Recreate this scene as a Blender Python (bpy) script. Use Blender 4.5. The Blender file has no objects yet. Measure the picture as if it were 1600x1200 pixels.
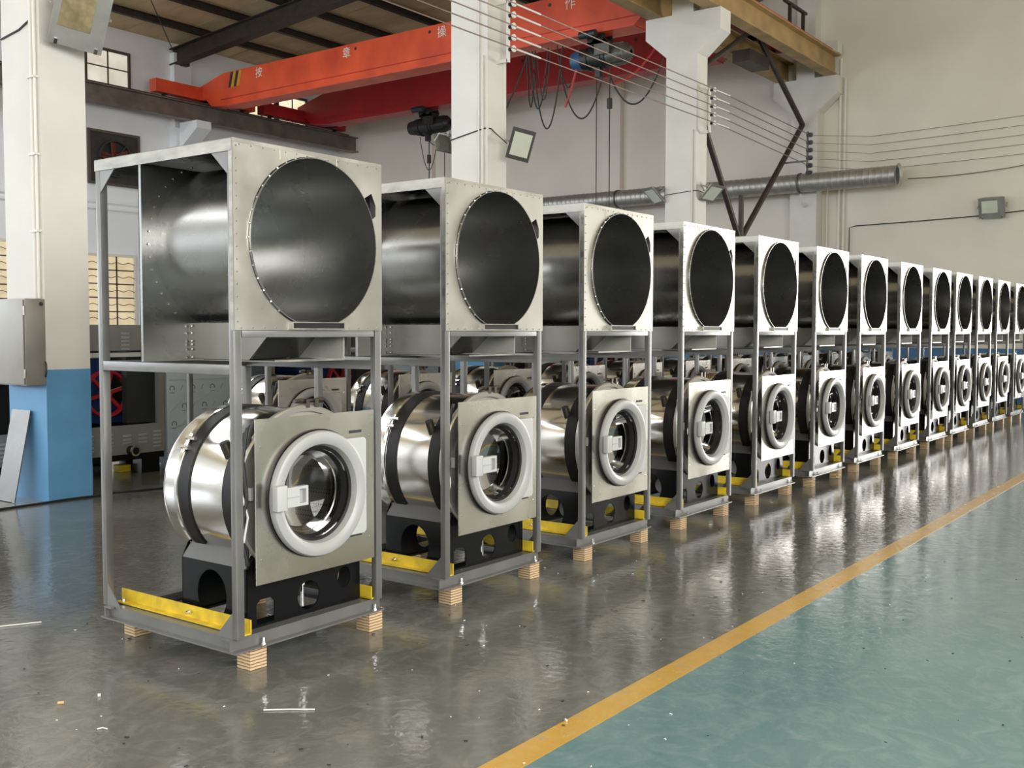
import bpy, bmesh, math, random
from mathutils import Matrix, Vector
random.seed(7)
PI = math.pi
SC = bpy.context.scene
COL = SC.collection

# ------------------------------------------------------------------ camera
F_PX = 1627.5
yw, pt, ro = 0.9352, 0.0502, 0.0014
fw = Vector((math.sin(yw)*math.cos(pt), math.cos(yw)*math.cos(pt), -math.sin(pt)))
rt = Vector((math.cos(yw), -math.sin(yw), 0))
up = rt.cross(fw)
r2 = rt*math.cos(ro) + up*math.sin(ro)
u2 = -rt*math.sin(ro) + up*math.cos(ro)
cam = bpy.data.cameras.new('camera')
cam.sensor_width = 36; cam.lens = F_PX/1600*36; cam.clip_end = 200; cam.clip_start = .05
co = bpy.data.objects.new('camera', cam); COL.objects.link(co)
co.matrix_world = Matrix(((r2.x, u2.x, -fw.x, -2.5902), (r2.y, u2.y, -fw.y, -3.2405), (r2.z, u2.z, -fw.z, 1.362), (0, 0, 0, 1)))
SC.camera = co

# ------------------------------------------------------------------ light
SC.view_settings.view_transform = 'Standard'
SC.view_settings.look = 'None'
SC.view_settings.gamma = 1
SC.view_settings.use_curve_mapping = False
SC.view_settings.exposure = 0.0
SC.cycles.use_denoising = True
SC.cycles.use_adaptive_sampling = False
SC.cycles.max_bounces = 10
SC.cycles.diffuse_bounces = 5
SC.cycles.glossy_bounces = 5
SC.cycles.transparent_max_bounces = 12
SC.cycles.sample_clamp_indirect = 2.5
SC.cycles.blur_glossy = 1.0
SC.cycles.caustics_reflective = False
SC.cycles.caustics_refractive = False

world = bpy.data.worlds.new('world'); SC.world = world
world.use_nodes = True
wn = world.node_tree.nodes['Background']
wn.inputs[0].default_value = (.80, .88, 1.0, 1); wn.inputs[1].default_value = 1.6

def daylight(name, loc, size, rot, watts_m2, col):
    """soft daylight standing in an opening of the hall, or added under the roof"""
    l = bpy.data.lights.new(name, 'AREA'); l.shape = 'RECTANGLE'
    l.size, l.size_y = size; l.energy = watts_m2*size[0]*size[1]; l.color = col
    o = bpy.data.objects.new(name, l); COL.objects.link(o)
    o.location = loc; o.rotation_euler = rot
    return o
# hall:  x -22 .. 19.05, y -8 .. 19 ; wall openings below match the walls further down
daylight('daylight_end_door', (19.20, -3.80, 2.5), (4.8, 4.0), (0, PI/2, 0), 44, (1.0, .97, .92))
daylight('daylight_front_windows', (-3.0, -8.12, 3.4), (12.0, 3.2), (PI/2, 0, 0), 40, (1.0, .975, .92))
daylight('daylight_side_windows', (-22.15, 6.0, 5.7), (3.2, 23.0), (0, -PI/2, 0), 34, (.93, .965, 1.0))
daylight('daylight_back_windows', (-3.0, 19.12, 3.4), (18.0, 3.6), (-PI/2, 0, 0), 14, (.86, .93, 1.0))

daylight('added_back_bay_fill', (-4.0, 13.5, 8.84), (24.0, 1.8), (0, 0, 0), 42, (.90, .95, 1.0))  # added fill lamp under the closed roof, lifts the back wall

# ------------------------------------------------------------------ materials
def N(nt, t, **k):
    n = nt.nodes.new(t)
    for a, b in k.items(): setattr(n, a, b)
    return n
MATS = {}
def mat(name, col, metal=0., rough=.5, var=.0, vscale=6., rvar=.0, bump=0., bscale=30., stretch=(1, 1, 1), col2=None, spec=.5, coat=0., detail=4.):
    m = bpy.data.materials.new(name); m.use_nodes = True
    nt = m.node_tree; b = nt.nodes['Principled BSDF']
    b.inputs['Base Color'].default_value = (*col, 1); b.inputs['Metallic'].default_value = metal
    b.inputs['Roughness'].default_value = rough; b.inputs['Specular IOR Level'].default_value = spec
    b.inputs['Coat Weight'].default_value = coat; b.inputs['Coat Roughness'].default_value = .1
    if var or rvar or bump:
        tc = N(nt, 'ShaderNodeTexCoord'); mp = N(nt, 'ShaderNodeMapping'); mp.inputs['Scale'].default_value = stretch
        oi = N(nt, 'ShaderNodeObjectInfo'); vm = N(nt, 'ShaderNodeVectorMath', operation='SCALE')
        vm.inputs[0].default_value = (13, 7, 5); nt.links.new(oi.outputs['Random'], vm.inputs['Scale'])
        ad = N(nt, 'ShaderNodeVectorMath', operation='ADD')
        nt.links.new(tc.outputs['Object'], ad.inputs[0]); nt.links.new(vm.outputs[0], ad.inputs[1])
        nt.links.new(ad.outputs[0], mp.inputs[0])
        nz = N(nt, 'ShaderNodeTexNoise'); nz.inputs['Scale'].default_value = vscale; nz.inputs['Detail'].default_value = detail
        nt.links.new(mp.outputs[0], nz.inputs['Vector'])
        if var:
            cr = N(nt, 'ShaderNodeValToRGB'); c2 = col2 or tuple(c*(1-var) for c in col)
            cr.color_ramp.elements[0].position = .3; cr.color_ramp.elements[1].position = .7
            cr.color_ramp.elements[0].color = (*c2, 1); cr.color_ramp.elements[1].color = (*(min(1, c*(1+var*.4)) for c in col), 1)
            nt.links.new(nz.outputs['Fac'], cr.inputs[0]); nt.links.new(cr.outputs[0], b.inputs['Base Color'])
        if rvar:
            mr = N(nt, 'ShaderNodeMapRange'); mr.inputs[1].default_value = .3; mr.inputs[2].default_value = .7
            mr.inputs[3].default_value = max(.02, rough-rvar); mr.inputs[4].default_value = rough+rvar
            nt.links.new(nz.outputs['Fac'], mr.inputs[0]); nt.links.new(mr.outputs[0], b.inputs['Roughness'])
        if bump:
            n2 = N(nt, 'ShaderNodeTexNoise'); n2.inputs['Scale'].default_value = bscale; n2.inputs['Detail'].default_value = 2
            nt.links.new(mp.outputs[0], n2.inputs['Vector'])
            bp = N(nt, 'ShaderNodeBump'); bp.inputs['Strength'].default_value = bump; bp.inputs['Distance'].default_value = .01
            nt.links.new(n2.outputs['Fac'], bp.inputs['Height']); nt.links.new(bp.outputs[0], b.inputs['Normal'])
    MATS[name] = m
    return m

mat('frame_grey', (.215, .215, .21), .52, .34, var=.12, vscale=5, rvar=.06)
mat('galvanised', (.52, .505, .465), .92, .34, var=.10, vscale=4, rvar=.09, bump=.10, bscale=5)
mat('galvanised_shaded', (.31, .31, .30), .95, .27, var=.08, vscale=3, rvar=.05)  # same galvanised sheet, its dim reflections put into a darker colour
mat('galvanised_dimmed', (.27, .265, .24), .9, .40, var=.12, vscale=4, rvar=.06)  # same sheet again, colour darkened where side light would glare
mat('galvanised_edge', (.38, .37, .33), .92, .42, var=.35, vscale=9, rvar=.1, stretch=(1, 1, 3))
mat('stainless', (.66, .635, .59), 1.0, .15, var=.05, vscale=3, rvar=.03, bump=.22, bscale=3.2, stretch=(1, .6, 1))
mat('stainless_panel', (.74, .71, .65), 1.0, .27, var=.10, vscale=3, rvar=.08, bump=.22, bscale=3.0)
mat('stainless_dull', (.34, .33, .30), .45, .48, var=.2, vscale=3, rvar=.1)
mat('ring_steel', (.66, .64, .58), .75, .40)
mat('galvanised_lit', (.56, .55, .50), .35, .55, var=.1)  # galvanised sheet too, lightened to paint in light the wall lacks
mat('dark_pipe', (.16, .14, .12), .9, .3)
mat('chrome', (.8, .8, .78), 1.0, .12)
mat('black_paint', (.005, .0055, .0065), 0, .24, spec=.26)
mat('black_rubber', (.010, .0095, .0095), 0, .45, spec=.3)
mat('yellow_paint', (.72, .52, .03), 0, .42, var=.25, vscale=14, col2=(.50, .36, .03))
mat('grey_plastic', (.35, .355, .348), 0, .36, var=.05)
mat('light_plastic', (.44, .45, .44), 0, .35)
mat('dark_plastic', (.05, .05, .05), 0, .4)
mat('motor_green', (.06, .12, .13), .1, .4)
mat('white_cap', (.62, .62, .6), 0, .4)
mat('wall_paint', (.78, .745, .67), 0, .65, var=.07, vscale=.9, bump=.05, bscale=12)
mat('wall_bluish', (.86, .885, .92), 0, .62, var=.05, vscale=.9, bump=.05, bscale=12)
mat('column_white', (.70, .69, .65), 0, .55, var=.06, vscale=2.5, bump=.06, bscale=14)
mat('column_blue', (.125, .335, .60), 0, .42, var=.12, vscale=3, bump=.05, bscale=14, col2=(.11, .30, .53))
mat('dado_blue', (.06, .19, .40), 0, .5, var=.1)
mat('roof_board', (.62, .48, .28), 0, .7, var=.25, vscale=2.2, stretch=(1, .35, 1))
mat('dark_steel', (.055, .043, .035), .3, .5, var=.3, vscale=5)
mat('rust_steel', (.10, .065, .05), .3, .5, var=.4, vscale=6)
mat('runway_steel', (.20, .175, .145), .4, .5, var=.4, vscale=2.5)
mat('runway_primer', (.40, .265, .11), .1, .5, var=.35, vscale=2.5)
mat('rail_red', (.42, .07, .03), .1, .5)
mat('crane_orange', (.74, .095, .030), 0, .42, var=.22, vscale=1.6, col2=(.56, .06, .024))
mat('crane_red', (.46, .020, .022), 0, .42, var=.25, vscale=1.6)
mat('stripe_black', (.03, .025, .02), 0, .5)
mat('stripe_yellow', (.60, .33, .03), 0, .5)
mat('sign_white', (.80, .74, .66), 0, .5)
mat('hoist_dark', (.03, .03, .03), .3, .42, var=.4, vscale=9)
mat('hoist_grey', (.12, .12, .10), .3, .45, var=.3, vscale=9)
mat('hoist_teal', (.02, .035, .045), .2, .4)
mat('hoist_blue', (.03, .10, .22), .1, .45)
mat('cable_black', (.015, .015, .015), 0, .5)
mat('cable_red', (.45, .03, .03), 0, .5)
mat('wire_white', (.78, .77, .74), 0, .4)
mat('wire_brown', (.20, .15, .12), .5, .4)
mat('lamp_silver', (.42, .42, .40), .6, .4, var=.2)
mat('lamp_reflector', (.70, .58, .34), .8, .30, var=.35, vscale=14)
mat('lamp_face', (.62, .66, .56), 0, .25, var=.06)
mat('conduit_white', (.74, .72, .68), 0, .45)
mat('window_frame', (.10, .085, .07), .2, .5)
mat('fan_dark', (.045, .042, .04), .2, .5, var=.4)
mat('fan_rust', (.22, .055, .04), .1, .5)
mat('chassis_grey', (.28, .285, .285), .2, .42, var=.06)
mat('slot_white', (.72, .72, .70), .3, .4)
mat('deep_dark', (.022, .024, .028), 0, .6)
mat('machine_blue', (.012, .035, .14), .1, .4)
mat('wheel_red', (.40, .018, .025), .05, .38)
mat('film_blue', (.58, .68, .79), .12, .30, var=.08, vscale=3, bump=.15, bscale=6)
mat('film_print', (.16, .20, .25), .2, .5)
mat('film_line', (.70, .75, .80), .4, .35)
mat('brass', (.45, .33, .12), .8, .35)
mat('scrap_white', (.78, .77, .73), 0, .5)
mat('scrap_tan', (.62, .40, .18), 0, .6)
mat('scrap_dark', (.03, .028, .025), 0, .6)

def m_plywood():
    m = mat('plywood', (.70, .52, .31), 0, .65, var=.15, vscale=30, stretch=(1, 1, .3))
    nt = m.node_tree; b = nt.nodes['Principled BSDF']
    tc = N(nt, 'ShaderNodeTexCoord'); wv = N(nt, 'ShaderNodeTexWave', wave_type='BANDS', bands_direction='Z')
    wv.inputs['Scale'].default_value = 24; wv.inputs['Distortion'].default_value = 1.6; wv.inputs['Detail'].default_value = 2
    wv.inputs['Detail Scale'].default_value = 1.2
    nt.links.new(tc.outputs['Object'], wv.inputs[0])
    cr = N(nt, 'ShaderNodeValToRGB'); cr.color_ramp.elements[0].position = .10; cr.color_ramp.elements[1].position = .36
    cr.color_ramp.elements[0].color = (.19, .10, .045, 1); cr.color_ramp.elements[1].color = (.62, .46, .27, 1)
    nt.links.new(wv.outputs['Color'], cr.inputs[0]); nt.links.new(cr.outputs[0], b.inputs['Base Color'])
m_plywood()

def m_floor(name, c1, c2, c3, rough, wear=None):
    """trowelled, polished coating: cloudy colour, swirly gloss and very fine waviness"""
    m = bpy.data.materials.new(name); m.use_nodes = True; nt = m.node_tree; b = nt.nodes['Principled BSDF']
    tc = N(nt, 'ShaderNodeTexCoord')
    n1 = N(nt, 'ShaderNodeTexNoise'); n1.inputs['Scale'].default_value = .8; n1.inputs['Detail'].default_value = 7; n1.inputs['Roughness'].default_value = .62; n1.inputs['Distortion'].default_value = 1.2
    n2 = N(nt, 'ShaderNodeTexNoise'); n2.inputs['Scale'].default_value = 5.0; n2.inputs['Detail'].default_value = 6; n2.inputs['Roughness'].default_value = .6; n2.inputs['Distortion'].default_value = 2.2
    n3 = N(nt, 'ShaderNodeTexNoise'); n3.inputs['Scale'].default_value = 22.0; n3.inputs['Detail'].default_value = 5; n3.inputs['Distortion'].default_value = .8
    for n in (n1, n2, n3): nt.links.new(tc.outputs['Object'], n.inputs['Vector'])
    cr = N(nt, 'ShaderNodeValToRGB'); e = cr.color_ramp.elements
    e[0].position = .33; e[0].color = (*c1, 1); e[1].position = .68; e[1].color = (*c2, 1)
    nt.links.new(n1.outputs['Fac'], cr.inputs[0])
    mx = N(nt, 'ShaderNodeMixRGB'); cr2 = N(nt, 'ShaderNodeValToRGB')
    cr2.color_ramp.elements[0].position = .47; cr2.color_ramp.elements[1].position = .72
    cr2.color_ramp.elements[0].color = (0, 0, 0, 1); cr2.color_ramp.elements[1].color = (.55, .55, .55, 1)
    nt.links.new(n2.outputs['Fac'], cr2.inputs[0]); nt.links.new(cr2.outputs[0], mx.inputs[0])
    nt.links.new(cr.outputs[0], mx.inputs[1]); mx.inputs[2].default_value = (*c3, 1)
    out = mx.outputs[0]
    if wear:
        n4 = N(nt, 'ShaderNodeTexNoise'); n4.inputs['Scale'].default_value = 7; n4.inputs['Detail'].default_value = 8; n4.inputs['Roughness'].default_value = .7
        nt.links.new(tc.outputs['Object'], n4.inputs['Vector'])
        c4 = N(nt, 'ShaderNodeValToRGB'); c4.color_ramp.elements[0].position = .56; c4.color_ramp.elements[1].position = .70
        nt.links.new(n4.outputs['Fac'], c4.inputs[0]); m4 = N(nt, 'ShaderNodeMixRGB'); nt.links.new(c4.outputs[0], m4.inputs[0])
        nt.links.new(out, m4.inputs[1]); m4.inputs[2].default_value = (*wear, 1); out = m4.outputs[0]
    nt.links.new(out, b.inputs['Base Color'])
    mr = N(nt, 'ShaderNodeMapRange'); mr.inputs[1].default_value = .3; mr.inputs[2].default_value = .75
    mr.inputs[3].default_value = rough-.05; mr.inputs[4].default_value = rough+.075
    nt.links.new(n3.outputs['Fac'], mr.inputs[0]); nt.links.new(mr.outputs[0], b.inputs['Roughness'])
    bp = N(nt, 'ShaderNodeBump'); bp.inputs['Strength'].default_value = .15; bp.inputs['Distance'].default_value = .01
    nt.links.new(n3.outputs['Fac'], bp.inputs['Height']); nt.links.new(bp.outputs[0], b.inputs['Normal'])
    b.inputs['Specular IOR Level'].default_value = .6
    MATS[name] = m
m_floor('floor_grey', (.108, .113, .104), (.168, .172, .158), (.238, .240, .222), .085)
m_floor('floor_teal', (.115, .205, .220), (.155, .260, .268), (.24, .335, .335), .095)
m_floor('floor_yellow', (.48, .28, .05), (.58, .36, .08), (.55, .38, .14), .22, wear=(.36, .29, .20))

def m_glass():
    m = bpy.data.materials.new('door_glass'); m.use_nodes = True; nt = m.node_tree
    nt.nodes.remove(nt.nodes['Principled BSDF']); out = nt.nodes['Material Output']
    tr = N(nt, 'ShaderNodeBsdfTransparent'); tr.inputs[0].default_value = (.62, .63, .61, 1)
    gl = N(nt, 'ShaderNodeBsdfGlossy'); gl.inputs['Roughness'].default_value = .05; gl.inputs['Color'].default_value = (.55, .55, .55, 1)
    fr = N(nt, 'ShaderNodeFresnel'); fr.inputs[0].default_value = 1.5
    mx = N(nt, 'ShaderNodeMixShader'); nt.links.new(fr.outputs[0], mx.inputs[0]); nt.links.new(tr.outputs[0], mx.inputs[1]); nt.links.new(gl.outputs[0], mx.inputs[2])
    nt.links.new(mx.outputs[0], out.inputs[0]); MATS['door_glass'] = m
m_glass()

def m_perforated():
    m = mat('perforated_drum', (.40, .385, .35), 1.0, .28)
    nt = m.node_tree; b = nt.nodes['Principled BSDF']
    tc = N(nt, 'ShaderNodeTexCoord'); vo = N(nt, 'ShaderNodeTexVoronoi'); vo.inputs['Scale'].default_value = 60; vo.inputs['Randomness'].default_value = .0
    nt.links.new(tc.outputs['Object'], vo.inputs['Vector'])
    cr = N(nt, 'ShaderNodeValToRGB'); cr.color_ramp.elements[0].position = .22; cr.color_ramp.elements[1].position = .30
    cr.color_ramp.elements[0].color = (.05, .05, .045, 1); cr.color_ramp.elements[1].color = (.40, .385, .35, 1)
    nt.links.new(vo.outputs['Distance'], cr.inputs[0]); nt.links.new(cr.outputs[0], b.inputs['Base Color'])
m_perforated()

def m_pane(name, c1, c2, strength):
    """frosted pane lit by the daylight behind it"""
    m = bpy.data.materials.new(name); m.use_nodes = True; nt = m.node_tree; b = nt.nodes['Principled BSDF']
    tc = N(nt, 'ShaderNodeTexCoord'); nz = N(nt, 'ShaderNodeTexNoise'); nz.inputs['Scale'].default_value = 2.5; nz.inputs['Detail'].default_value = 4
    nt.links.new(tc.outputs['Object'], nz.inputs['Vector']); cr = N(nt, 'ShaderNodeValToRGB')
    cr.color_ramp.elements[0].position = .35; cr.color_ramp.elements[1].position = .65
    cr.color_ramp.elements[0].color = (*c1, 1); cr.color_ramp.elements[1].color = (*c2, 1)
    nt.links.new(nz.outputs['Fac'], cr.inputs[0]); nt.links.new(cr.outputs[0], b.inputs['Emission Color'])
    b.inputs['Emission Strength'].default_value = strength; b.inputs['Base Color'].default_value = (.5, .45, .35, 1); b.inputs['Roughness'].default_value = .3
    MATS[name] = m
m_pane('pane_amber', (.60, .45, .24), (.82, .66, .40), .64)
m_pane('pane_bright', (.95, .80, .50), (1.0, .93, .72), 1.0)
m_pane('pane_grey', (.60, .55, .46), (.82, .78, .68), .75)

# ------------------------------------------------------------------ mesh helpers
def plane_basis(d):
    d = Vector(d).normalized()
    a = Vector((0, 0, 1)) if abs(d.z) < .9 else Vector((1, 0, 0))
    u = d.cross(a).normalized(); return u, d.cross(u)

class MB:
    def __init__(s): s.v = []; s.f = []
    def add(s, vs, fs):
        o = len(s.v); s.v += [tuple(p) for p in vs]; s.f += [tuple(o+i for i in f) for f in fs]; return s
    def box(s, x0, x1, y0, y1, z0, z1):
        v = [(x, y, z) for z in (z0, z1) for y in (y0, y1) for x in (x0, x1)]
        return s.add(v, [(0, 2, 3, 1), (4, 5, 7, 6), (0, 1, 5, 4), (2, 6, 7, 3), (0, 4, 6, 2), (1, 3, 7, 5)])
    def obox(s, c, ax, ay, az, hx, hy, hz):
        c, ax, ay, az = Vector(c), Vector(ax), Vector(ay), Vector(az)
        v = [c+ax*(hx*i)+ay*(hy*j)+az*(hz*k) for k in (-1, 1) for j in (-1, 1) for i in (-1, 1)]
        return s.add(v, [(0, 2, 3, 1), (4, 5, 7, 6), (0, 1, 5, 4), (2, 6, 7, 3), (0, 4, 6, 2), (1, 3, 7, 5)])
    def cyl(s, p0, p1, ra, rb=None, n=16, caps=True):
        rb = ra if rb is None else rb; p0, p1 = Vector(p0), Vector(p1); u, w = plane_basis(p1-p0)
        v = []
        for p, r in ((p0, ra), (p1, rb)):
            v += [p+u*(r*math.cos(2*PI*i/n))+w*(r*math.sin(2*PI*i/n)) for i in range(n)]
        f = [(i, (i+1) % n, n+(i+1) % n, n+i) for i in range(n)]
        if caps: f += [tuple(range(n-1, -1, -1)), tuple(range(n, 2*n))]
        return s.add(v, f)
    def tube(s, pts, r, n=8, caps=True):
        pts = [Vector(p) for p in pts]; v = []; m = len(pts); u = None
        for k, p in enumerate(pts):
            d = (pts[min(k+1, m-1)]-pts[max(k-1, 0)]).normalized()
            if u is None: u, w = plane_basis(d)
            else:
                u = (u-d*u.dot(d)).normalized(); w = d.cross(u)
            v += [p+u*(r*math.cos(2*PI*i/n))+w*(r*math.sin(2*PI*i/n)) for i in range(n)]
        f = [(k*n+i, k*n+(i+1) % n, (k+1)*n+(i+1) % n, (k+1)*n+i) for k in range(m-1) for i in range(n)]
        if caps: f += [tuple(range(n-1, -1, -1)), tuple(range((m-1)*n, m*n))]
        return s.add(v, f)
    def lathe(s, prof, cx, cz, n=48, a0=0., a1=2*PI, closed=True):
        """profile of (radius, y) turned round an axis parallel to Y through (cx, cz)"""
        full = abs(a1-a0-2*PI) < 1e-6; k = n if full else n+1; m = len(prof); v = []
        for j in range(k):
            a = a0+(a1-a0)*j/n
            v += [(cx+r*math.cos(a), y, cz+r*math.sin(a)) for r, y in prof]
        f = []
        for j in range(n):
            q = (j+1) % k
            for i in range(m if closed else m-1):
                f.append((j*m+i, j*m+(i+1) % m, q*m+(i+1) % m, q*m+i))
        if closed and not full: f += [tuple(range(m)), tuple(range(n*m+m-1, n*m-1, -1))]
        return s.add(v, f)
    def plate(s, outer, holes, put, t0, t1):
        """flat plate with holes, outline in 2D; put(a, b, t) places it in space"""
        bm = bmesh.new(); loops = []
        for lp in [outer]+holes:
            vs = [bm.verts.new((a, b, 0)) for a, b in lp]; loops.append(vs)
            for i in range(len(vs)): bm.edges.new((vs[i], vs[(i+1) % len(vs)]))
        bmesh.ops.triangle_fill(bm, use_beauty=True, edges=bm.edges[:])
        bm.verts.index_update(); n = len(bm.verts)
        v = [put(p.co.x, p.co.y, t0) for p in bm.verts]+[put(p.co.x, p.co.y, t1) for p in bm.verts]
        f = []
        for q in bm.faces:
            i = [p.index for p in q.verts]; f += [tuple(i), tuple(n+j for j in reversed(i))]
        for vs in loops:
            for i in range(len(vs)):
                a, b = vs[i].index, vs[(i+1) % len(vs)].index; f.append((a, b, n+b, n+a))
        bm.free(); return s.add(v, f)
    def build(s, name, m, parent=None, smooth=True, bevel=0.):
        me = bpy.data.meshes.new(name); me.from_pydata([tuple(p) for p in s.v], [], s.f)
        bm = bmesh.new(); bm.from_mesh(me); bmesh.ops.recalc_face_normals(bm, faces=bm.faces)
        if bevel:
            ed = [e for e in bm.edges if len(e.link_faces) == 2 and e.calc_face_angle() > .6]
            bmesh.ops.bevel(bm, geom=ed, offset=bevel, segments=2, affect='EDGES', profile=.6)
        bm.to_mesh(me); bm.free()
        if smooth:
            me.polygons.foreach_set('use_smooth', [True]*len(me.polygons)); me.set_sharp_from_angle(angle=math.radians(32))
        me.materials.append(MATS[m])
        o = bpy.data.objects.new(name, me); COL.objects.link(o)
        if parent: o.parent = parent
        return o
XZ = lambda a, b, t: (a, t, b)
YZ = lambda a, b, t: (t, a, b)
XY = lambda a, b, t: (a, b, t)
def circ(cx, cy, r, n=40, ry=None): return [(cx+r*math.cos(2*PI*i/n), cy+(ry or r)*math.sin(2*PI*i/n)) for i in range(n)]
def rect(a0, a1, b0, b1): return [(a0, b0), (a1, b0), (a1, b1), (a0, b1)]
def tag(o, label, cat, group=None):
    o['label'] = label; o['category'] = cat
    if group: o['group'] = group
    return o
def struct(o, label=None):
    o['kind'] = 'structure'
    if label: o['label'] = label
    return o
def empty(name, loc=(0, 0, 0), rz=0.):
    o = bpy.data.objects.new(name, None); COL.objects.link(o); o.location = loc; o.rotation_euler.z = rz; o.empty_display_size = .2
    return o
def copy_tree(o, parent=None):
    c = o.copy(); COL.objects.link(c); c.parent = parent
    for ch in list(o.children): copy_tree(ch, c)
    return c
def sag(p0, p1, drop, n=14):
    p0, p1 = Vector(p0), Vector(p1)
    return [p0.lerp(p1, i/n)-Vector((0, 0, drop*4*(i/n)*(1-i/n))) for i in range(n+1)]

# ------------------------------------------------------------------ the hall
X0, X1, Y0, Y1 = -22.0, 19.05, -8.0, 19.0
fl = struct(MB().box(X0, X1, Y0, Y1, -.2, 0).build('floor', 'floor_grey', smooth=False), 'polished grey concrete floor')
o = MB().box(X0, X1, Y0, -1.375, 0, .0015).build('walkway_paint', 'floor_teal', fl, smooth=False); o['label'] = 'worn teal painted walkway'
o = MB().box(X0, X1, -1.375, -1.262, 0, .0022).build('line_marking', 'floor_yellow', fl, smooth=False); o['label'] = 'worn yellow line painted along the walkway'

# back wall with a strip of windows outside the picture (x -12 .. 6)
b = MB(); b.plate([(X0, 0), (X1, 0), (X1, 8.6), (X0, 8.6)], [rect(-12, 6, 1.6, 5.2)], XZ, Y1, Y1+.24)
wb = struct(b.build('wall_back', 'wall_bluish', smooth=False), 'white wall at the back with windows and a fan')
b = MB().box(7.0, X1, Y1-.012, Y1, 0, 1.05); o = b.build('painted_dado', 'dado_blue', wb, smooth=False); o['label'] = 'blue painted lower wall band'
for z0, z1 in ((4.35, 4.43), (4.20, 4.26)):
    MB().box(7.0, X1, Y1-.05, Y1, z0, z1).build('ledge', 'wall_bluish', wb, smooth=False)
def frame_grid(name, x0, x1, z0, z1, nx, nz, axis, pos, parent):
    """frame bars of a large opening, set inside the wall thickness"""
    b = MB()
    for i in range(nx+1):
        x = x0+(x1-x0)*i/nx
        b.box(x-.03, x+.03, pos-.03, pos+.03, z0, z1) if axis == 'y' else b.box(pos-.03, pos+.03, x-.03, x+.03, z0, z1)
    for i in range(nz+1):
        z = z0+(z1-z0)*i/nz
        b.box(x0, x1, pos-.025, pos+.025, z-.025, z+.025) if axis == 'y' else b.box(pos-.025, pos+.025, x0, x1, z-.025, z+.025)
    return b.build(name, 'window_frame', parent, smooth=False)
frame_grid('window_bars', -12, 6, 1.6, 5.2, 9, 3, 'y', Y1+.06, wb)
# end wall with the open goods door to the right of the picture
b = MB(); b.plate([(Y0, 0), (-5.8, 0), (-5.8, 4.9), (-1.8, 4.9), (-1.8, 0), (Y1, 0), (Y1, 8.6), (12., 9.15), (4.9, 8.6), (-1.5, 9.15), (Y0, 8.6)], [], YZ, X1, X1+.24)
we = struct(b.build('wall_right', 'wall_paint', smooth=False), 'cream end wall behind the row of machines')
o = MB().box(X1-.012, X1, -1.75, Y1, 0, 1.05).build('painted_dado', 'dado_blue', we, smooth=False); o['label'] = 'blue painted lower wall band'
for y0, y1 in ((9.45, 9.95), (15.3, 15.8)):
    MB().box(X1-.16, X1, y0, y1, 1.05, 8.3).build('pilaster', 'wall_paint', we, smooth=False)
# walls behind the camera, with their openings
b = MB(); b.plate([(X0, 0), (X1, 0), (X1, 8.6), (X0, 8.6)], [rect(-9, 3, 1.8, 5.0)], XZ, Y0-.24, Y0)
wf = struct(b.build('wall_front', 'wall_paint', smooth=False), 'wall with long window band')
frame_grid('window_bars', -9, 3, 1.8, 5.0, 6, 3, 'y', Y0-.06, wf)
b = MB(); b.plate([(Y0, 0), (Y1, 0), (Y1, 8.6), (12., 9.15), (4.9, 8.6), (-1.5, 9.15), (Y0, 8.6)], [rect(-5.5, 17.5, 4.1, 7.3)], YZ, X0-.24, X0)
wl = struct(b.build('wall_left', 'wall_paint', smooth=False), 'wall with long band of high windows')
frame_grid('window_bars', -5.5, 17.5, 4.1, 7.3, 12, 3, 'x', X0-.06, wl)

# roof: boards carried by purlins and rafters
def roof_z(y): return 8.46+(.078*(Y1-y) if y > 11.95 else .078*(y-4.9) if y > 4.9 else .078*(4.9-y) if y > -1.5 else .078*(y+7.9))
b = MB()
for ya, yb in ((Y0, -1.5), (-1.5, 4.9), (4.9, 11.95), (11.95, Y1)):
    za, zb = roof_z(ya+1e-4)+.05, roof_z(yb-1e-4)+.05
    b.add([(X0, ya, za), (X1, ya, za), (X1, yb, zb), (X0, yb, zb), (X0, ya, za+.1), (X1, ya, za+.1), (X1, yb, zb+.1), (X0, yb, zb+.1)],
          [(0, 1, 2, 3), (4, 7, 6, 5), (0, 4, 5, 1), (1, 5, 6, 2), (2, 6, 7, 3), (3, 7, 4, 0)])
ce = struct(b.build('ceiling', 'roof_board', smooth=False), 'brown boarded roof')
ys = [19-1.41*i for i in range(11)]
for i in range(10):
    for k in range(12):
        xa = 7.1+k*1.0; xb = min(xa+.985, X1); ya, yb = ys[i+1]+.006, ys[i]-.006
        dz = random.uniform(-.006, .006)
        za, zb = roof_z(ya)+dz, roof_z(yb)+dz
        if xb <= xa: continue
        MB().add([(xa, ya, za), (xb, ya, za), (xb, yb, zb), (xa, yb, zb), (xa, ya, za+.04), (xb, ya, za+.04), (xb, yb, zb+.04), (xa, yb, zb+.04)],
                 [(0, 1, 2, 3), (4, 7, 6, 5), (0, 4, 5, 1), (1, 5, 6, 2), (2, 6, 7, 3), (3, 7, 4, 0)]).build('roof_board', 'roof_board', ce, smooth=False)
for i in range(1, 10):
    y = 19-1.41*i+.12; z = roof_z(y)
    MB().box(7., X1, y-.055, y+.055, z-.16, z-.14).box(7., X1, y-.012, y+.012, z-.16, z-.02).box(7., X1, y-.055, y+.055, z-.02, z-.005).build('purlin', 'dark_steel', ce, smooth=False)
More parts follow.
